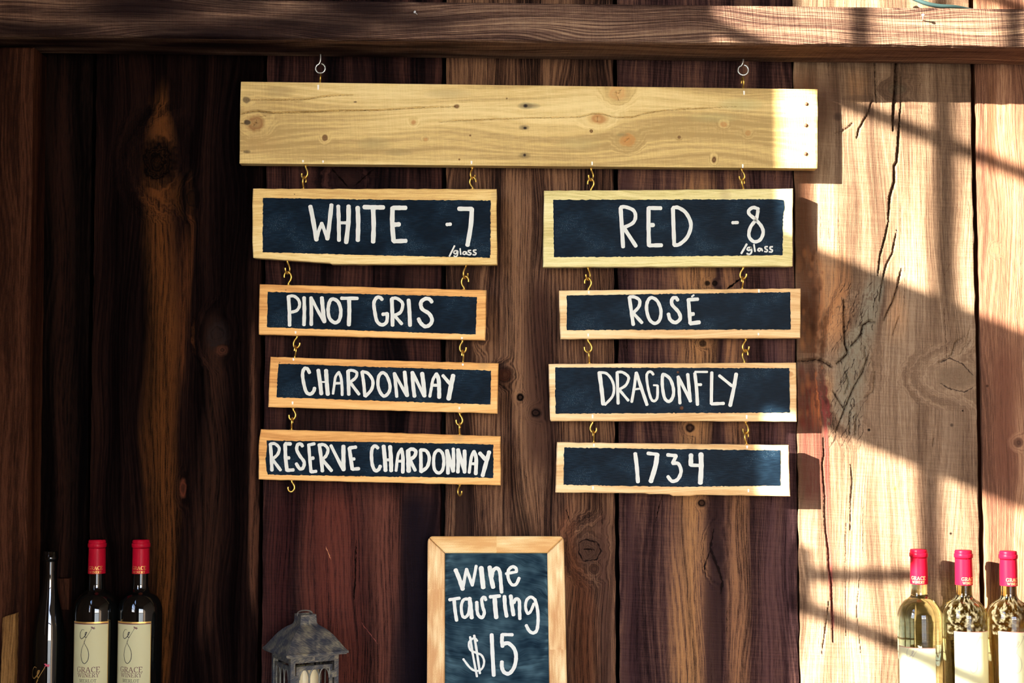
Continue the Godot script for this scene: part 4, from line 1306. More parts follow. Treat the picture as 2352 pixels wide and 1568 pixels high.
func room() -> void:
	var uvb := Transform2D(Vector2(1 / 0.3, 0), Vector2(0, 1 / 1.2), Vector2.ZERO)
	# floor, ceiling, far walls: thick slabs
	var f := structure("floor", "worn concrete floor")
	var st := tool()
	box(st, Vector3(ROOM_L - 0.12, -0.1, -0.15), Vector3(ROOM_R + 0.12, 0.0, ROOM_F + 0.12))
	put(st, "floor_slab", M.concrete, f)
	var c := structure("ceiling", "dark board ceiling")
	st = tool()
	box(st, Vector3(ROOM_L - 0.12, ROOM_H, -0.15), Vector3(ROOM_R + 0.12, ROOM_H + 0.1, ROOM_F + 0.12), 0.0, uvb)
	put(st, "ceiling_boards", M.barn, c)
	var turned := Transform3D(Basis(Vector3.UP, PI / 2), Vector3.ZERO)   # local x runs along -z, local z along x
	var wl := structure("wall_left", "board side wall with two windows")
	st = tool()
	for b in [[-0.15, 1.153, 0.0, ROOM_H], [1.153, 2.45, 0.0, 1.25], [1.153, 2.45, 2.225, 2.492], [1.153, 1.173, 2.492, 3.42], [1.153, 2.45, 3.42, ROOM_H], [2.45, ROOM_F + 0.12, 0.0, ROOM_H]]:
		box(st, Vector3(-b[1], b[2], ROOM_L - 0.12), Vector3(-b[0], b[3], ROOM_L), 0.0, uvb, turned)
	put(st, "side_boards", M.barn, wl)
	var wr := structure("wall_right", "board side wall")
	st = tool()
	box(st, Vector3(-ROOM_F - 0.12, 0, ROOM_R), Vector3(0.15, ROOM_H, ROOM_R + 0.12), 0.0, uvb, turned)
	put(st, "side_boards", M.plaster, wr)
	var wf := structure("wall_front", "front wall round a wide glazed door")
	st = tool()
	box(st, Vector3(ROOM_L, 0, ROOM_F), Vector3(0.15, ROOM_H, ROOM_F + 0.12), 0.0, uvb)
	box(st, Vector3(2.4, 0, ROOM_F), Vector3(ROOM_R, ROOM_H, ROOM_F + 0.12), 0.0, uvb)
	box(st, Vector3(0.15, 2.8, ROOM_F), Vector3(2.4, ROOM_H, ROOM_F + 0.12), 0.0, uvb)
	put(st, "front_boards", M.barn, wf)
	var d := structure("door_1", "wide door opening divided by posts")
	for x in [0.9, 1.65]:
		st = tool()
		box(st, Vector3(x - 0.06, 0, ROOM_F + 0.02), Vector3(x + 0.06, 2.8, ROOM_F + 0.1), 0.004)
		put(st, "post", M.paint_frame, d)
	st = tool()
	box(st, Vector3(0.15, 2.1, ROOM_F + 0.03), Vector3(2.4, 2.18, ROOM_F + 0.09), 0.004)
	put(st, "transom", M.paint_frame, d)
	var g := structure("ground", "pale gravel yard outside")
	st = tool()
	box(st, Vector3(-30, -0.3, -30), Vector3(30, -0.12, 40))
	put(st, "gravel", M.gravel, g)
	# the windows: muntins in the plane of the wall's inner face, glass behind
	var wins := [["window_1", "upper window with small panes", 1.173, 2.492, 3.42, [1.355, 1.537, 1.719, 1.901, 2.083, 2.265], [2.776, 3.07]],
		["window_2", "lower window with small panes", 1.153, 1.25, 2.225, [1.332, 1.514, 1.696, 1.878, 2.06, 2.242], [1.863, 1.56]]]
	for w in wins:
		var o := structure(w[0], w[1])
		for z in w[5]:
			st = tool()
			box(st, Vector3(-z - 0.0105, w[3], -1.174), Vector3(-z + 0.0105, w[4], -1.156), 0.001, Transform2D.IDENTITY, turned)
			put(st, "muntin", M.paint_frame, o)
		for y in w[6]:
			st = tool()
			box(st, Vector3(-2.45, y - 0.0125, -1.173), Vector3(-w[2], y + 0.0125, -1.157), 0.001, Transform2D.IDENTITY, turned)
			put(st, "muntin", M.paint_frame, o)
		st = tool()
		quad(st, Vector3(-1.2, w[4], 2.45), Vector3(-1.2, w[4], w[2]), Vector3(-1.2, w[3], w[2]), Vector3(-1.2, w[3], 2.45))
		put(st, "pane", M.pane, o)

func back_wall() -> void:
	var wall := structure("wall_back", "wall of wide weathered vertical barn planks")
	var st := tool()
	box(st, Vector3(ROOM_L - 0.12, 0, -0.15), Vector3(ROOM_R + 0.12, ROOM_H, -0.06))
	put(st, "backing", plain(rgb(14, 10, 9), 0.95), wall)
	var rows := PackedFloat32Array([0.0])
	# rows: from the ceiling to the floor, dense where the camera looks
	var top := ROOM_H
	var dense := []
	for i in 7:
		var c := plank_corners(i, top, 0.0)
		var step := 0.0022 if i == 5 else 0.006
		var ys := PackedFloat32Array([0.0])
		var y := 2.34
		while y > 0.95:
			ys.append((top - y) / top)
			y -= step
		ys.append(1.0)
		var cells: int = [60, 60, 100, 100, 110, 230, 90][i]
		var tl := plank_corners(i, PLANK_TOP, PLANK_TOP - PLANK_TALL)
		var x0: float = tl[0].x - 0.002
		var w: float = tl[1].x - tl[0].x + 0.004
		var uv := Transform2D(Vector2(1 / w, 0), Vector2(0, -1 / PLANK_TALL), Vector2(-x0 / w, PLANK_TOP / PLANK_TALL))
		var z: float = [-0.001, 0.0, -0.002, 0.0, -0.001, 0.0, -0.001][i]
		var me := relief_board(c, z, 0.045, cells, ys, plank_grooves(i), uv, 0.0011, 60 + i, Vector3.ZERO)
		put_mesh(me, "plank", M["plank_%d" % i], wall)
	# planks beyond the right edge of the picture
	var x := at2(2664, 800, 0).x
	while x < ROOM_R:
		st = tool()
		box(st, Vector3(x, 0, -0.045), Vector3(minf(x + 0.306, ROOM_R), ROOM_H, 0.0), 0.001, Transform2D(Vector2(1 / 0.3, 0), Vector2(0, -1 / 1.2), Vector2.ZERO))
		put(st, "plank", M.barn, wall)
		x += 0.312
	# one behind the corner post
	st = tool()
	box(st, Vector3(ROOM_L, 0, -0.045), Vector3(at2(-212, 800, 0).x - 0.004, ROOM_H, 0.0), 0.001)
	put(st, "plank", M.plank_0, wall)

func beam_and_post() -> void:
	var beam := structure("trim_1", "rough-sawn horizontal beam across the plank wall")
	var a := at(500, 88, 0.123)
	var b := at(2352, 110, 0.123)
	var slope := (b.y - a.y) / (b.x - a.x)
	var tall: float = at(1600, 100, 0.123).y
	tall = at(1600, 10.5, 0.123).y - (a.y + slope * (at(1600, 100, 0.123).x - a.x))
	var n := 420
	var fn := noise(90, FastNoiseLite.TYPE_SIMPLEX, 3)
	var st1 := tool()
	var st2 := tool()
	var prev := []
	for i in n + 1:
		var x := lerpf(ROOM_L, ROOM_R, float(i) / n)
		var y := a.y + slope * (x - a.x)
		var t := y + tall
		var j := fn.get_noise_2d(x * 9.0, 0.0) * 0.0022 + fn.get_noise_2d(x * 60.0, 4.0) * 0.0008
		var j2 := fn.get_noise_2d(x * 9.0, 7.0) * 0.002
		var ring := [Vector3(x, y + 0.003, 0.0), Vector3(x, y, 0.012), Vector3(x, y, 0.117 + j2 * 0.5), Vector3(x, y + 0.003 + j, 0.123), Vector3(x, t - 0.003 - j2, 0.123), Vector3(x, t, 0.118), Vector3(x, t, 0.0)]
		if i > 0:
			for k in 6:
				var p: Vector3 = prev[k]
				var q: Vector3 = prev[k + 1]
				var r: Vector3 = ring[k + 1]
				var s: Vector3 = ring[k]
				var uvs := []
				for v in [q, r, s, p]:
					if k < 2:
						uvs.append(Vector2((v.x + 1.0) / 2.0, v.z / 0.13))
					else:
						uvs.append(Vector2((v.x + 1.0) / 2.0, (a.y + slope * (v.x - a.x) + tall - v.y + (0.123 - v.z)) / 0.12))
				quad(st1 if k < 2 else st2, q, r, s, p, uvs[0], uvs[1], uvs[2], uvs[3])
		prev = ring
	st1.generate_normals()
	st2.generate_normals()
	var me: ArrayMesh = st1.commit()
	me = st2.commit(me)
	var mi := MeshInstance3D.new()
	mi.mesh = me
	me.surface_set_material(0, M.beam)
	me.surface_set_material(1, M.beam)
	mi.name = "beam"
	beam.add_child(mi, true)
	# zinc screw eyes in its underside
	for e in [[735, 130, 736, 157, 0.0083], [1707, 143, 1707, 161, 0.0088]]:
		var c := at(e[2], e[3], 0.026)
		c.z = 0.026
		var base := Vector3(c.x, a.y + slope * (c.x - a.x) + 0.004, 0.026)
		var line := [base, Vector3(c.x, c.y + e[4] + 0.006, 0.026)]
		for k in 15:
			var g := 0.35 + (TAU - 0.5) * k / 14.0
			line.append(c + Vector3(-sin(g) * e[4], cos(g) * e[4], 0.0012 * (k / 14.0 - 0.5)))
		var st := tool(true)
		tube(st, spline(line, 4), 0.0016, 8)
		put(st, "screw_eye", M.steel, beam)
	# nails left standing in its face
	for e in [[2120, 47, 2120, 34, 0.016], [958, 33, 952, 27, 0.008]]:
		var p := at(e[0], e[1], 0.123)
		var q := at(e[2], e[3], 0.123 + e[4])
		var st := tool(true)
		tube(st, [p - (q - p) * 0.3, q], 0.0009, 6)
		tube(st, [q - (q - p).normalized() * 0.0008, q], 0.0024, 10)
		put(st, "nail", M.nail_bright, beam)
	# corner post at the left
	var post := structure("trim_2", "dark red-brown corner post")
	var zt := 0.07
	var st := tool()
	var x1 := at(76, 150, zt).x
	var x2 := at(66, 1400, zt).x
	var o := PackedVector2Array([Vector2(-1.0, 2.14), Vector2(x1, 2.14), Vector2(x2, 0.0), Vector2(-1.0, 0.0)])
	slab(st, rough_outline(o, 0.03, 0.001, 3), 0.0, zt, 0.003, Transform2D(Vector2(1 / 0.16, 0), Vector2(0, -1 / 1.4), Vector2(1.0 / 0.16, 1.6)))
	put(st, "post", M.post, post)
	var cleat := structure("trim_3", "paler cleat against the corner post")
	st = tool()
	var q0 := at2(5, 1418, 0.085)
	var q1 := at2(36, 1408, 0.085)
	slab(st, rough_outline(PackedVector2Array([q0, q1, Vector2(q1.x - 0.002, 0.9), Vector2(q0.x - 0.003, 0.9)]), 0.006, 0.001, 4), zt, 0.085, 0.001, Transform2D(Vector2(10, 0), Vector2(0, -2.5), Vector2(9, 3)))
	put(st, "cleat", M.post_light, cleat)
	var block := structure("trim_4", "small brown block on the dark planks")
	st = tool()
	q0 = at2(131, 1328, 0.012)
	q1 = at2(158, 1400, 0.012)
	slab(st, rect(q0.x, q1.y, q1.x, q0.y), 0.0, 0.012, 0.001, Transform2D(Vector2(6, 0), Vector2(0, -1), Vector2(9, 3)))
	put(st, "block", M.post, block)
	# a cable lying along the top of the beam
	var cable := thing("cable", "grey-green cable lying on top of the sunlit beam", "cable", at(2135, 0, 0.116))
	st = tool(true)
	var cl := []
	var ty: float = a.y + slope * (cable.position.x - a.x) + tall
	for k in [[-0.085, 0.075, -0.05], [-0.05, 0.038, -0.02], [-0.015, 0.012, 0.0], [0.012, 0.0042, 0.002], [0.045, 0.0038, -0.005], [0.09, 0.0036, -0.03], [0.15, 0.0034, -0.06]]:
		cl.append(Vector3(k[0], ty + k[1] - cable.position.y, k[2]))
	tube(st, spline(cl, 6), 0.0034, 10)
	put(st, "cable_sheath", M.cable, cable)

func added_bracket() -> void:
	# unseen arm added by the lower window for its level shadow across the plank
	var t := thing("added_bracket", "flat iron arm added out of view to cast the level shadow on the plank", "bracket", Vector3(ROOM_L, 1.91, 1.165))
	var st := tool()
	box(st, Vector3(0, -0.012, -0.004), Vector3(0.27, 0.012, 0.004), 0.001)
	put(st, "arm", M.iron, t)
	st = tool()
	box(st, Vector3(0, -0.05, -0.009), Vector3(0.006, 0.05, 0.009), 0.001)
	put(st, "wall_plate", M.iron, t)

func signs() -> void:
	var z := 0.036
	# the blank board that carries both columns
	var c := [at2(553, 187.5, z), at2(1878, 205, z), at2(1877.5, 386.5, z), at2(549.5, 375, z)]
	var origin := Vector3((c[0].x + c[1].x) / 2, c[3].y, z - 0.01)
	var big := thing("hanging_board", "long blank pine board with knots and cracks, hung from the beam by two eyes", "board", origin)
	var gr := []
	for l in BOARD_CRACKS:
		var w := []
		for i in range(0, l[0].size(), 2):
			var q := at2(l[0][i], l[0][i + 1], z)
			w.append(q.x)
			w.append(q.y)
		gr.append([w, l[1] / 1340.0, l[2]])
	var a0 := at2(546, 180, z)
	var a1 := at2(1886, 396, z)
	var sx := a1.x - a0.x
	var sy := a0.y - a1.y
	var me := relief_board(c, z, 0.024, 330, even(150), gr, Transform2D(Vector2(1 / sx, 0), Vector2(0, -1 / sy), Vector2(-a0.x / sx, a0.y / sy)), 0.0005, 71, origin)
	put_mesh(me, "board", M.blank_board, big)
	for e in [[1852, 239], [1851, 288], [1850.5, 353.5]]:
		var p := at(e[0], e[1], z)
		var st := tool(true)
		tube(st, [p - origin - Vector3(0, 0, 0.004), p - origin + Vector3(0, 0, 0.0012)], 0.0033, 9)
		put(st, "nail", M.nail, big)
	for e in [[735, 170, 733, 190], [1708, 176, 1709, 204]]:
		var q := at(e[2], e[3], z)
		q.z = 0.026
		var p := at(e[0], e[1], z)
		p.z = 0.026
		hook(big, origin, q, p + Vector3(0, 0.001, 0), 1.45, 1.0, M.brass)
	for e in [[731, 200, 12], [1709, 213, 10], [696, 370, 6], [742, 371, 6], [1083, 373, 8], [1360, 375, 9], [1706, 381, 9]]:
		mark(big, origin, e[0], e[1], z, e[2])
	# left column
	var white := menu_board("menu_sign", "pine-framed chalk sign lettered WHITE -7 /glass, topmost of its column", [581, 432.8, 860, 433.5, 1140.8, 433.8, 1141, 520, 1142.3, 607.5, 960, 606.8, 761, 606, 757, 603.5, 670, 598, 581.5, 591.5, 579.5, 540, 579.2, 470], [604.2, 454.2, 760, 457, 920, 459, 1127, 460.2, 1126.2, 591.6, 900, 587, 602.9, 579.2], [["lettering", WHITE7]], z, M.pine_straw, M.menu_paint, 1)
	var pinot := menu_board("menu_sign", "pine-edged chalk sign lettered PINOT GRIS under the WHITE sign", [596.3, 652.6, 860, 659.5, 1117.2, 666.1, 1114.4, 781.2, 860, 774.3, 594.4, 767.7, 594.8, 697], [615, 670, 860, 675.5, 1095.5, 681.7, 1092.8, 767.6, 860, 760, 613.5, 751.1], [["lettering", PINOT]], z, M.pine_orange, M.menu_paint, 2)
	var chard := menu_board("menu_sign", "pine-edged chalk sign lettered CHARDONNAY alone, between PINOT GRIS and RESERVE", [621.2, 819, 880, 827.5, 1145.2, 834, 1142.5, 949.6, 880, 942, 616, 934.6], [639.6, 834.7, 880, 843, 1128, 850.7, 1126.7, 928.6, 880, 920.5, 635.3, 912], [["lettering", CHARD]], z, M.pine_orange, M.menu_paint, 3)
	var reserve := menu_board("menu_sign", "pine-edged chalk sign lettered RESERVE CHARDONNAY with two free hooks below", [598.9, 985.4, 870, 992.8, 1149.9, 1001.7, 1149.9, 1114.4, 830, 1106.6, 593.9, 1100.5, 594.2, 1021.7], [612.4, 1011.2, 860, 1015, 1133, 1020.4, 1133, 1096.9, 870, 1094, 615.2, 1089.8, 612, 1075, 609.6, 1052, 613, 1036], [["lettering", RESERVE]], z, M.pine_orange, M.menu_paint, 4)
	# right column
	var red := menu_board("menu_sign", "pine-framed chalk sign lettered RED -8 /glass, topmost of its column", [1249.7, 437.5, 1500, 436, 1821.8, 432.8, 1820.9, 611, 1560, 612, 1247.3, 613.1], [1270.2, 458.8, 1500, 458.6, 1780, 457.5, 1799.8, 459.3, 1802.4, 474.9, 1798.5, 496.5, 1797.5, 585.8, 1560, 588.6, 1272.3, 590.5], [["lettering", RED8]], z, M.pine_yellow, M.menu_paint, 5)
	var rose := menu_board("menu_sign", "pine-edged chalk sign lettered ROSÉ under the RED sign", [1284.3, 667.1, 1560, 664.5, 1839.2, 662.2, 1838.4, 776.1, 1560, 777, 1287.8, 778.1], [1302, 678.2, 1560, 674.5, 1815, 670.8, 1816.2, 756.4, 1560, 757, 1302, 757.9], [["lettering", ROSE]], z, M.pine_pale, M.menu_paint, 6)
	var drag := menu_board("menu_sign", "pine-edged chalk sign lettered DRAGONFLY between ROSÉ and 1734", [1260.3, 835.8, 1560, 834, 1828.7, 832.5, 1830.4, 967.9, 1560, 967, 1266, 967, 1263.8, 963], [1275, 843.7, 1560, 844.6, 1813.1, 845.3, 1814.2, 947.2, 1560, 948.2, 1276.1, 949.8], [["lettering", DRAG]], z, M.pine_pale, M.menu_paint, 7)
	var z2 := 0.044
	var year := menu_board("menu_sign", "pine-edged chalk sign lettered 1734 with a splintered lower edge", [1280, 1015.5, 1560, 1019, 1811.7, 1022.1, 1815.7, 1139.3, 1600, 1136.5, 1584, 1139.3, 1546, 1138.8, 1538, 1135, 1492, 1134.5, 1480, 1132.5, 1276, 1130.5], [1295.7, 1027.4, 1560, 1031, 1792.6, 1034, 1792.6, 1114.8, 1560, 1117.5, 1294.5, 1113.1], [["lettering", YEAR]], z2, M.pine_pale, M.menu_paint, 8)
	# interlocked hooks between them
	link(big, white, [700.8, 378], [694.8, 432.6], z, z, 0.5)
	link(big, white, [1084.4, 382], [1085, 432.6], z, z, -0.9, -1.0)
	link(white, pinot, [658, 596], [661, 654], z, z, -1.1)
	link(white, pinot, [1069.8, 607], [1065, 664.4], z, z, -1.0, -1.0)
	link(pinot, chard, [680.2, 770], [674.7, 822], z, z, 0.3, -1.0)
	link(pinot, chard, [1061.3, 780], [1063.1, 833], z, z, 0.4, -1.0)
	link(chard, reserve, [672, 936], [667.3, 987.5], z, z, 0.2)
	link(chard, reserve, [1055.7, 947.5], [1055, 999], z, z, 0.3)
	link(big, red, [1359, 384], [1358.4, 437], z, z, -0.8)
	link(big, red, [1706.2, 386], [1709.6, 434], z, z, 0.8)
	link(red, rose, [1351.4, 612], [1352.7, 666.5], z, z, -0.9)
	link(red, rose, [1709, 611.5], [1707, 663], z, z, 0.6, -1.0)
	link(rose, drag, [1351.4, 777.5], [1354.7, 835.2], z, z, 0.3)
	link(rose, drag, [1715.1, 776.5], [1711.8, 833.3], z, z, -0.4, -1.0)
	link(drag, year, [1361.6, 966.5], [1364.9, 1016.5], z, z2, 0.4, -1.0)
	link(drag, year, [1715.1, 967.5], [1716.7, 1021], z, z2, 0.9)
	var p := at(668, 1102, z)
	p.z = z - 0.01
	hook(reserve, reserve.position, p, p - Vector3(0, 0.0205, 0), 0.15, 1.0, M.brass)
	p = at(1055, 1112, z)
	p.z = z - 0.01
	hook(reserve, reserve.position, p, p - Vector3(0, 0.0195, 0), 0.9, -1.0, M.brass)
	for e in [[pinot, 679, 763, 6], [pinot, 1061, 776, 5], [chard, 674, 825, 6], [chard, 672, 925, 7], [chard, 1063, 837, 5], [chard, 1055, 937, 6], [rose, 1352.5, 671, 7], [rose, 1743, 668, 8], [rose, 1351, 769, 7], [rose, 1742, 767, 6], [drag, 1361, 956, 9], [drag, 1715, 957, 9]]:
		mark(e[0], e[0].position, e[1], e[2], z, e[3])
	for e in [[1364, 1022, 7], [1716, 1026, 7], [1362, 1120, 8], [1719, 1126, 8]]:
		mark(year, year.position, e[0], e[1], z2, e[2])
	# nail holes with bright rims in the DRAGONFLY panel
	for e in [[1557, 854.5, 0.0022], [1565.5, 937, 0.0034]]:
		var q := at(e[0], e[1], z + 0.0006)
		var st := tool(true)
		tube(st, [q - drag.position - Vector3(0, 0, 0.002), q - drag.position + Vector3(0, 0, 0.0006)], e[2], 9)
		put(st, "nail", M.nail, drag)

func shelf_things() -> void:
	var sh := thing("shelf", "plank shelf along the wall under the bottles", "shelf", Vector3(0.1, SHELF - 0.03, 0.13))
	var st := tool()
	box(st, Vector3(-1.05, 0, -0.128), Vector3(1.6, 0.03, 0.13), 0.002, Transform2D(Vector2(0, 1 / 1.2), Vector2(1 / 0.3, 0), Vector2.ZERO))
	put(st, "shelf_board", M.barn, sh)
	# red wine at the left
	var xb := at(322, 1400, 0.055).x
	red_bottle(xb, -0.13, "red-wine bottle with red capsule and cream MERLOT label, nearer the lantern of the two")
	var xa := at(221, 1400, 0.055).x
	red_bottle(xa, -0.04, "red-wine bottle with red capsule and cream MERLOT label, next to the bare dark bottle")
	# slim dark bottle without a capsule
	var z := 0.05
	var h: float = at(1176, 1265, z).y - SHELF
	var dark := thing("slim_bottle", "slim black bottle with bare mouth and gold script beside the corner post", "bottle", Vector3(at(114, 1400, z).x, SHELF, z))
	st = tool(true)
	lathe(st, [Vector2(0, 0.004), Vector2(0.022, 0.0), Vector2(0.0262, 0.004)] + spline([Vector2(0.0262, 0.06), Vector2(0.0262, h - 0.158), Vector2(0.0256, h - 0.142), Vector2(0.0225, h - 0.116), Vector2(0.0165, h - 0.085), Vector2(0.0122, h - 0.06), Vector2(0.0108, h - 0.04), Vector2(0.0104, h - 0.018)], 5) + [Vector2(0.0104, h - 0.0165), Vector2(0.0132, h - 0.015), Vector2(0.0134, h - 0.009), Vector2(0.0118, h - 0.007), Vector2(0.0118, h - 0.001), Vector2(0.0108, h), Vector2(0.009, h), Vector2(0.0085, h - 0.01), Vector2(0, h - 0.012)], 56)
	put(st, "glass", M.black_glass, dark)
	script_mark(dark, -0.006, 88.0, 0.0266, z, SCRIPT, "gold_script", M.gold, 1.25)
	script_mark(dark, -0.006, 88.0, 0.0266, z, DRAGONFLY_MARK, "dragonfly_mark", plain(rgb(176, 40, 70), 0.5), 1.25)
	# white wine at the right
	white_bottle(at(2112, 1400, 0.055).x, -0.5, "clear pale-yellow wine bottle with red capsule and low white label", M.clear_glass, 1488, 1262, M.label_cream, false, 0.118)
	white_bottle(at(2215, 1400, 0.055).x, 0.18, "dusty olive wine bottle with red capsule, between the clear bottle and another olive one", M.olive_glass, 1451, 1264, M.label_cream, true, 0.116)
	white_bottle(at(2318, 1400, 0.055).x, 0.12, "dusty olive wine bottle with red capsule at the far end of the row", M.olive_glass, 1451, 1266, M.label_cream, true, 0.116)
	slate_board()
	lantern()

func slate_board() -> void:
	# stands on the shelf, leaning back against the planks
	var foot := Vector3(0, SHELF, 0.098)
	var head: float = at(1140, 1231, 0.03).y
	var lean := Vector3(0, head - SHELF, 0.03 - 0.098).normalized()
	var nrm := Vector3(1, 0, 0).cross(lean).normalized()
	var xc: float = at(1140, 1500, 0.06).x
	var b := Basis(Vector3(1, 0, 0), lean, nrm)
	var org := Vector3(xc, SHELF, 0.098)
	var t := thing("slate_board", "small wood-framed slate lettered Wine Tasting $15, leaning on the wall", "chalkboard", org)
	t.basis = b
	var hit := func(px: float, py: float, up: float) -> Vector2:
		var d := ray(px, py)
		var o := org + nrm * up
		var k := (o - EYE).dot(nrm) / d.dot(nrm)
		var l: Vector3 = b.inverse() * (EYE + d * k - org)
		return Vector2(l.x, l.y)
	var make := func(list: Array) -> PackedVector2Array:
		var o := PackedVector2Array()
		for i in range(0, list.size(), 2):
			var q: Vector2 = hit.call(list[i], list[i + 1], 0.0)
			q.y = maxf(q.y, 0.0)
			o.append(q)
		return o
	var st := tool()
	slab(st, make.call([986.5, 1234.8, 988.5, 1232.4, 992, 1231, 1140, 1230.8, 1286, 1230.8, 1290, 1232.2, 1292.2, 1234.6, 1257.2, 1269.2, 1022.4, 1269.2]), -0.016, 0.0, 0.0016, Transform2D(Vector2(4, 0), Vector2(0, 4), Vector2.ZERO))
	put(st, "top_rail", M.frame_wood, t)
	st = tool()
	slab(st, make.call([985.7, 1235.6, 1021.6, 1270.2, 1021.2, 1660, 980, 1660, 982.2, 1249, 982.6, 1242, 983.8, 1238]), -0.016, 0.0, 0.0016, Transform2D(Vector2(4, 0), Vector2(0, 4), Vector2(0.3, 0.1)))
	put(st, "side_stile", M.frame_wood_up, t)
	st = tool()
	slab(st, make.call([1292.9, 1235.4, 1294.6, 1238.6, 1295.2, 1243, 1304.2, 1660, 1263, 1660, 1257, 1270.2]), -0.016, 0.0, 0.0016, Transform2D(Vector2(4, 0), Vector2(0, 4), Vector2(0.7, 0.5)))
	put(st, "side_stile", M.frame_wood_up, t)
	st = tool()
	slab(st, make.call([1021.2, 1620, 1262.6, 1620, 1263, 1660, 1021.2, 1660]), -0.015, -0.0006, 0.0016, Transform2D(Vector2(4, 0), Vector2(0, 4), Vector2(0.5, 0.2)))
	put(st, "bottom_rail", M.frame_wood, t)
	var s: PackedVector2Array = make.call([1018, 1266, 1262, 1266, 1268, 1625, 1016, 1625])
	st = tool()
	var w := s[1].x - s[0].x + 0.008
	slab(st, s, -0.012, -0.005, 0.0, Transform2D(Vector2(1 / w, 0), Vector2(0, -1 / 0.26), Vector2(-(s[0].x - 0.004) / w, s[0].y / 0.26)))
	put(st, "slate", M.slate, t)
	for e in [["wine_lettering", WINE], ["tasting_lettering", TASTING], ["price_lettering", PRICE]]:
		var place := func(q: Vector2, lift: float) -> Vector3:
			var l: Vector2 = hit.call(q.x, q.y, -0.0046)
			return Vector3(l.x, l.y, -0.0046 + lift)
		put(letters(e[1], place, 33), e[0], M.chalk_bright if M.has("chalk_bright") else M.chalk, t)

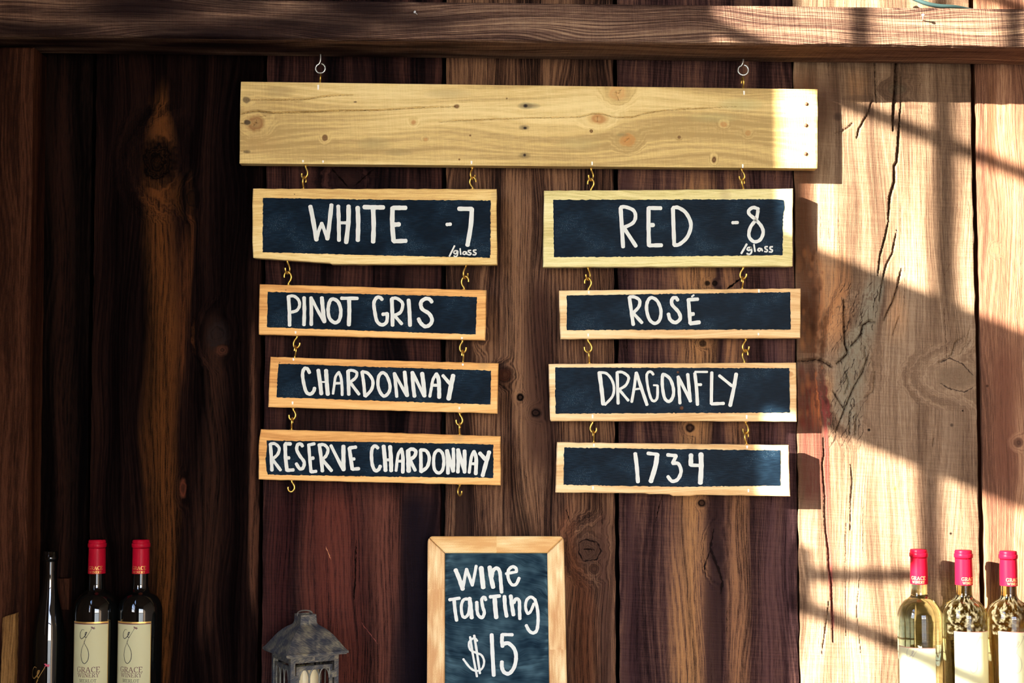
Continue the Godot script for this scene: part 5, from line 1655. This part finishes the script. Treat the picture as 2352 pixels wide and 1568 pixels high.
func lantern() -> void:
	var a := 0.0545        # half width of the eave
	var th := deg_to_rad(30.4)
	var near := at(658, 1511, 0.155)
	var ux := Vector3(cos(th), 0, -sin(th))
	var uz := Vector3(sin(th), 0, cos(th))
	var c := near + ux * a - uz * a
	var t := thing("lantern", "small bronze-grey metal lantern with an ogee roof and arched sides", "lantern", Vector3(c.x, SHELF, c.z))
	t.rotation.y = th
	var e := near.y - SHELF          # eave height above the shelf
	# roof: square section following an ogee
	var prof := spline([Vector2(a, e + 0.0035), Vector2(a * 0.93, e + 0.007), Vector2(a * 0.80, e + 0.017), Vector2(a * 0.64, e + 0.029), Vector2(a * 0.46, e + 0.0385), Vector2(a * 0.31, e + 0.044), Vector2(a * 0.265, e + 0.049), Vector2(a * 0.255, e + 0.058)], 4)
	prof.push_front(Vector2(a, e))
	var st := tool()
	for i in prof.size() - 1:
		var p: Vector2 = prof[i]
		var q: Vector2 = prof[i + 1]
		for s in 4:
			var r := Basis(Vector3.UP, s * PI / 2)
			quad(st, r * Vector3(-q.x, q.y, q.x), r * Vector3(q.x, q.y, q.x), r * Vector3(p.x, p.y, p.x), r * Vector3(-p.x, p.y, p.x), Vector2(-q.x, -q.y) * 9.0, Vector2(q.x, -q.y) * 9.0, Vector2(p.x, -p.y) * 9.0, Vector2(-p.x, -p.y) * 9.0)
	put(st, "roof", M.lantern, t)
	st = tool()
	box(st, Vector3(-a * 0.96, e - 0.002, -a * 0.96), Vector3(a * 0.96, e + 0.002, a * 0.96), 0.0)
	put(st, "eave_plate", M.lantern, t)
	st = tool()
	var k := a * 0.255
	for s in 4:
		var r := Basis(Vector3.UP, s * PI / 2)
		box(st, Vector3(-k, e + 0.056, k - 0.002), Vector3(k, e + 0.061, k), 0.0, Transform2D(Vector2(9, 0), Vector2(0, 9), Vector2.ZERO), Transform3D(r, Vector3.ZERO))
	put(st, "chimney_collar", M.lantern, t)
	st = tool(true)
	tube(st, spline([Vector3(-k, e + 0.058, 0), Vector3(-k * 0.8, e + 0.064, -0.004), Vector3(0, e + 0.066, -0.006), Vector3(k * 0.8, e + 0.064, -0.004), Vector3(k, e + 0.058, 0)], 4), 0.0012, 6)
	put(st, "bail", M.lantern, t)
	# body
	var b := 0.0425
	st = tool()
	var uv9 := Transform2D(Vector2(9, 0), Vector2(0, 9), Vector2.ZERO)
	for s in 4:
		var r := Transform3D(Basis(Vector3.UP, s * PI / 2), Vector3.ZERO)
		box(st, Vector3(-b + 0.007, e - 0.013, b - 0.005), Vector3(b - 0.007, e - 0.002, b - 0.0004), 0.0006, uv9, r)
	put(st, "top_rail", M.lantern, t)
	for s in 4:
		var r := Transform3D(Basis(Vector3.UP, s * PI / 2), Vector3.ZERO)
		st = tool()
		box(st, Vector3(-b, 0.008, b - 0.008), Vector3(-b + 0.0085, e - 0.002, b), 0.0006, uv9, r)
		put(st, "corner_post", M.lantern, t)
	st = tool()
	box(st, Vector3(-b - 0.006, 0, -b - 0.006), Vector3(b + 0.006, 0.01, b + 0.006), 0.0, uv9)
	put(st, "base", M.lantern, t)
	# arched tracery on each side; the front one is the door
	for s in 4:
		var r := Transform3D(Basis(Vector3.UP, s * PI / 2), Vector3.ZERO)
		var zf := b - 0.0015
		st = tool()
		var w := b - 0.0105
		var top := e - 0.018
		box(st, Vector3(-w, 0.014, zf - 0.003), Vector3(-w + 0.0055, top, zf), 0.0004, uv9, r)
		box(st, Vector3(w - 0.0055, 0.014, zf - 0.003), Vector3(w, top, zf), 0.0004, uv9, r)
		box(st, Vector3(-w, top - 0.007, zf - 0.003), Vector3(w, top, zf), 0.0004, uv9, r)
		box(st, Vector3(-w, 0.014, zf - 0.003), Vector3(w, 0.021, zf), 0.0004, uv9, r)
		var door := put(st, "door" if s == 0 else "side_frame", M.lantern, t)
		st = tool()
		var ww := w - 0.0055
		for i in 4:                      # two mullions carry intersecting pointed arches
			var x := -ww + ww * 2.0 * (i / 3.0)
			if i == 1 or i == 2:
				tube(st, [r * Vector3(x, 0.02, zf - 0.001), r * Vector3(x, top - 0.022, zf - 0.001)], 0.0015, 6)
			for sg in [-1.0, 1.0]:
				var arc := []
				for m in 7:
					var g := m / 6.0
					var xx: float = x + sg * ww * 0.36 * sin(g * PI / 2) * g
					arc.append(r * Vector3(clampf(xx, -ww, ww), top - 0.022 + 0.018 * sin(g * PI / 2), zf - 0.001))
				tube(st, arc, 0.0013, 6)
		put(st, "tracery", M.lantern, door)
		if s == 0:
			for yy in [0.03, top - 0.02]:
				st = tool()
				box(st, Vector3(-w - 0.004, yy - 0.006, zf), Vector3(-w + 0.003, yy + 0.006, zf + 0.003), 0.0006, uv9, r)
				put(st, "hinge", M.lantern, door)
			st = tool()
			box(st, Vector3(w - 0.003, top - 0.022, zf), Vector3(w + 0.006, top - 0.010, zf + 0.003), 0.0006, uv9, r)
			put(st, "latch", M.lantern, door)
	var cd := thing("candle", "cream pillar candle standing inside the metal lantern", "candle", Vector3(c.x, SHELF + 0.01, c.z))
	st = tool(true)
	var ch := e - 0.036
	lathe(st, [Vector2(0, 0), Vector2(0.023, 0), Vector2(0.0235, 0.003), Vector2(0.0235, ch - 0.003), Vector2(0.0215, ch), Vector2(0.019, ch - 0.002), Vector2(0.003, ch - 0.006), Vector2(0, ch - 0.006)], 32)
	put(st, "wax", M.candle, cd)
	st = tool(true)
	tube(st, [Vector3(0, ch - 0.007, 0), Vector3(0.0006, ch - 0.001, 0), Vector3(0.0014, ch + 0.004, 0)], 0.0008, 6)
	put(st, "wick", M.ink, cd)
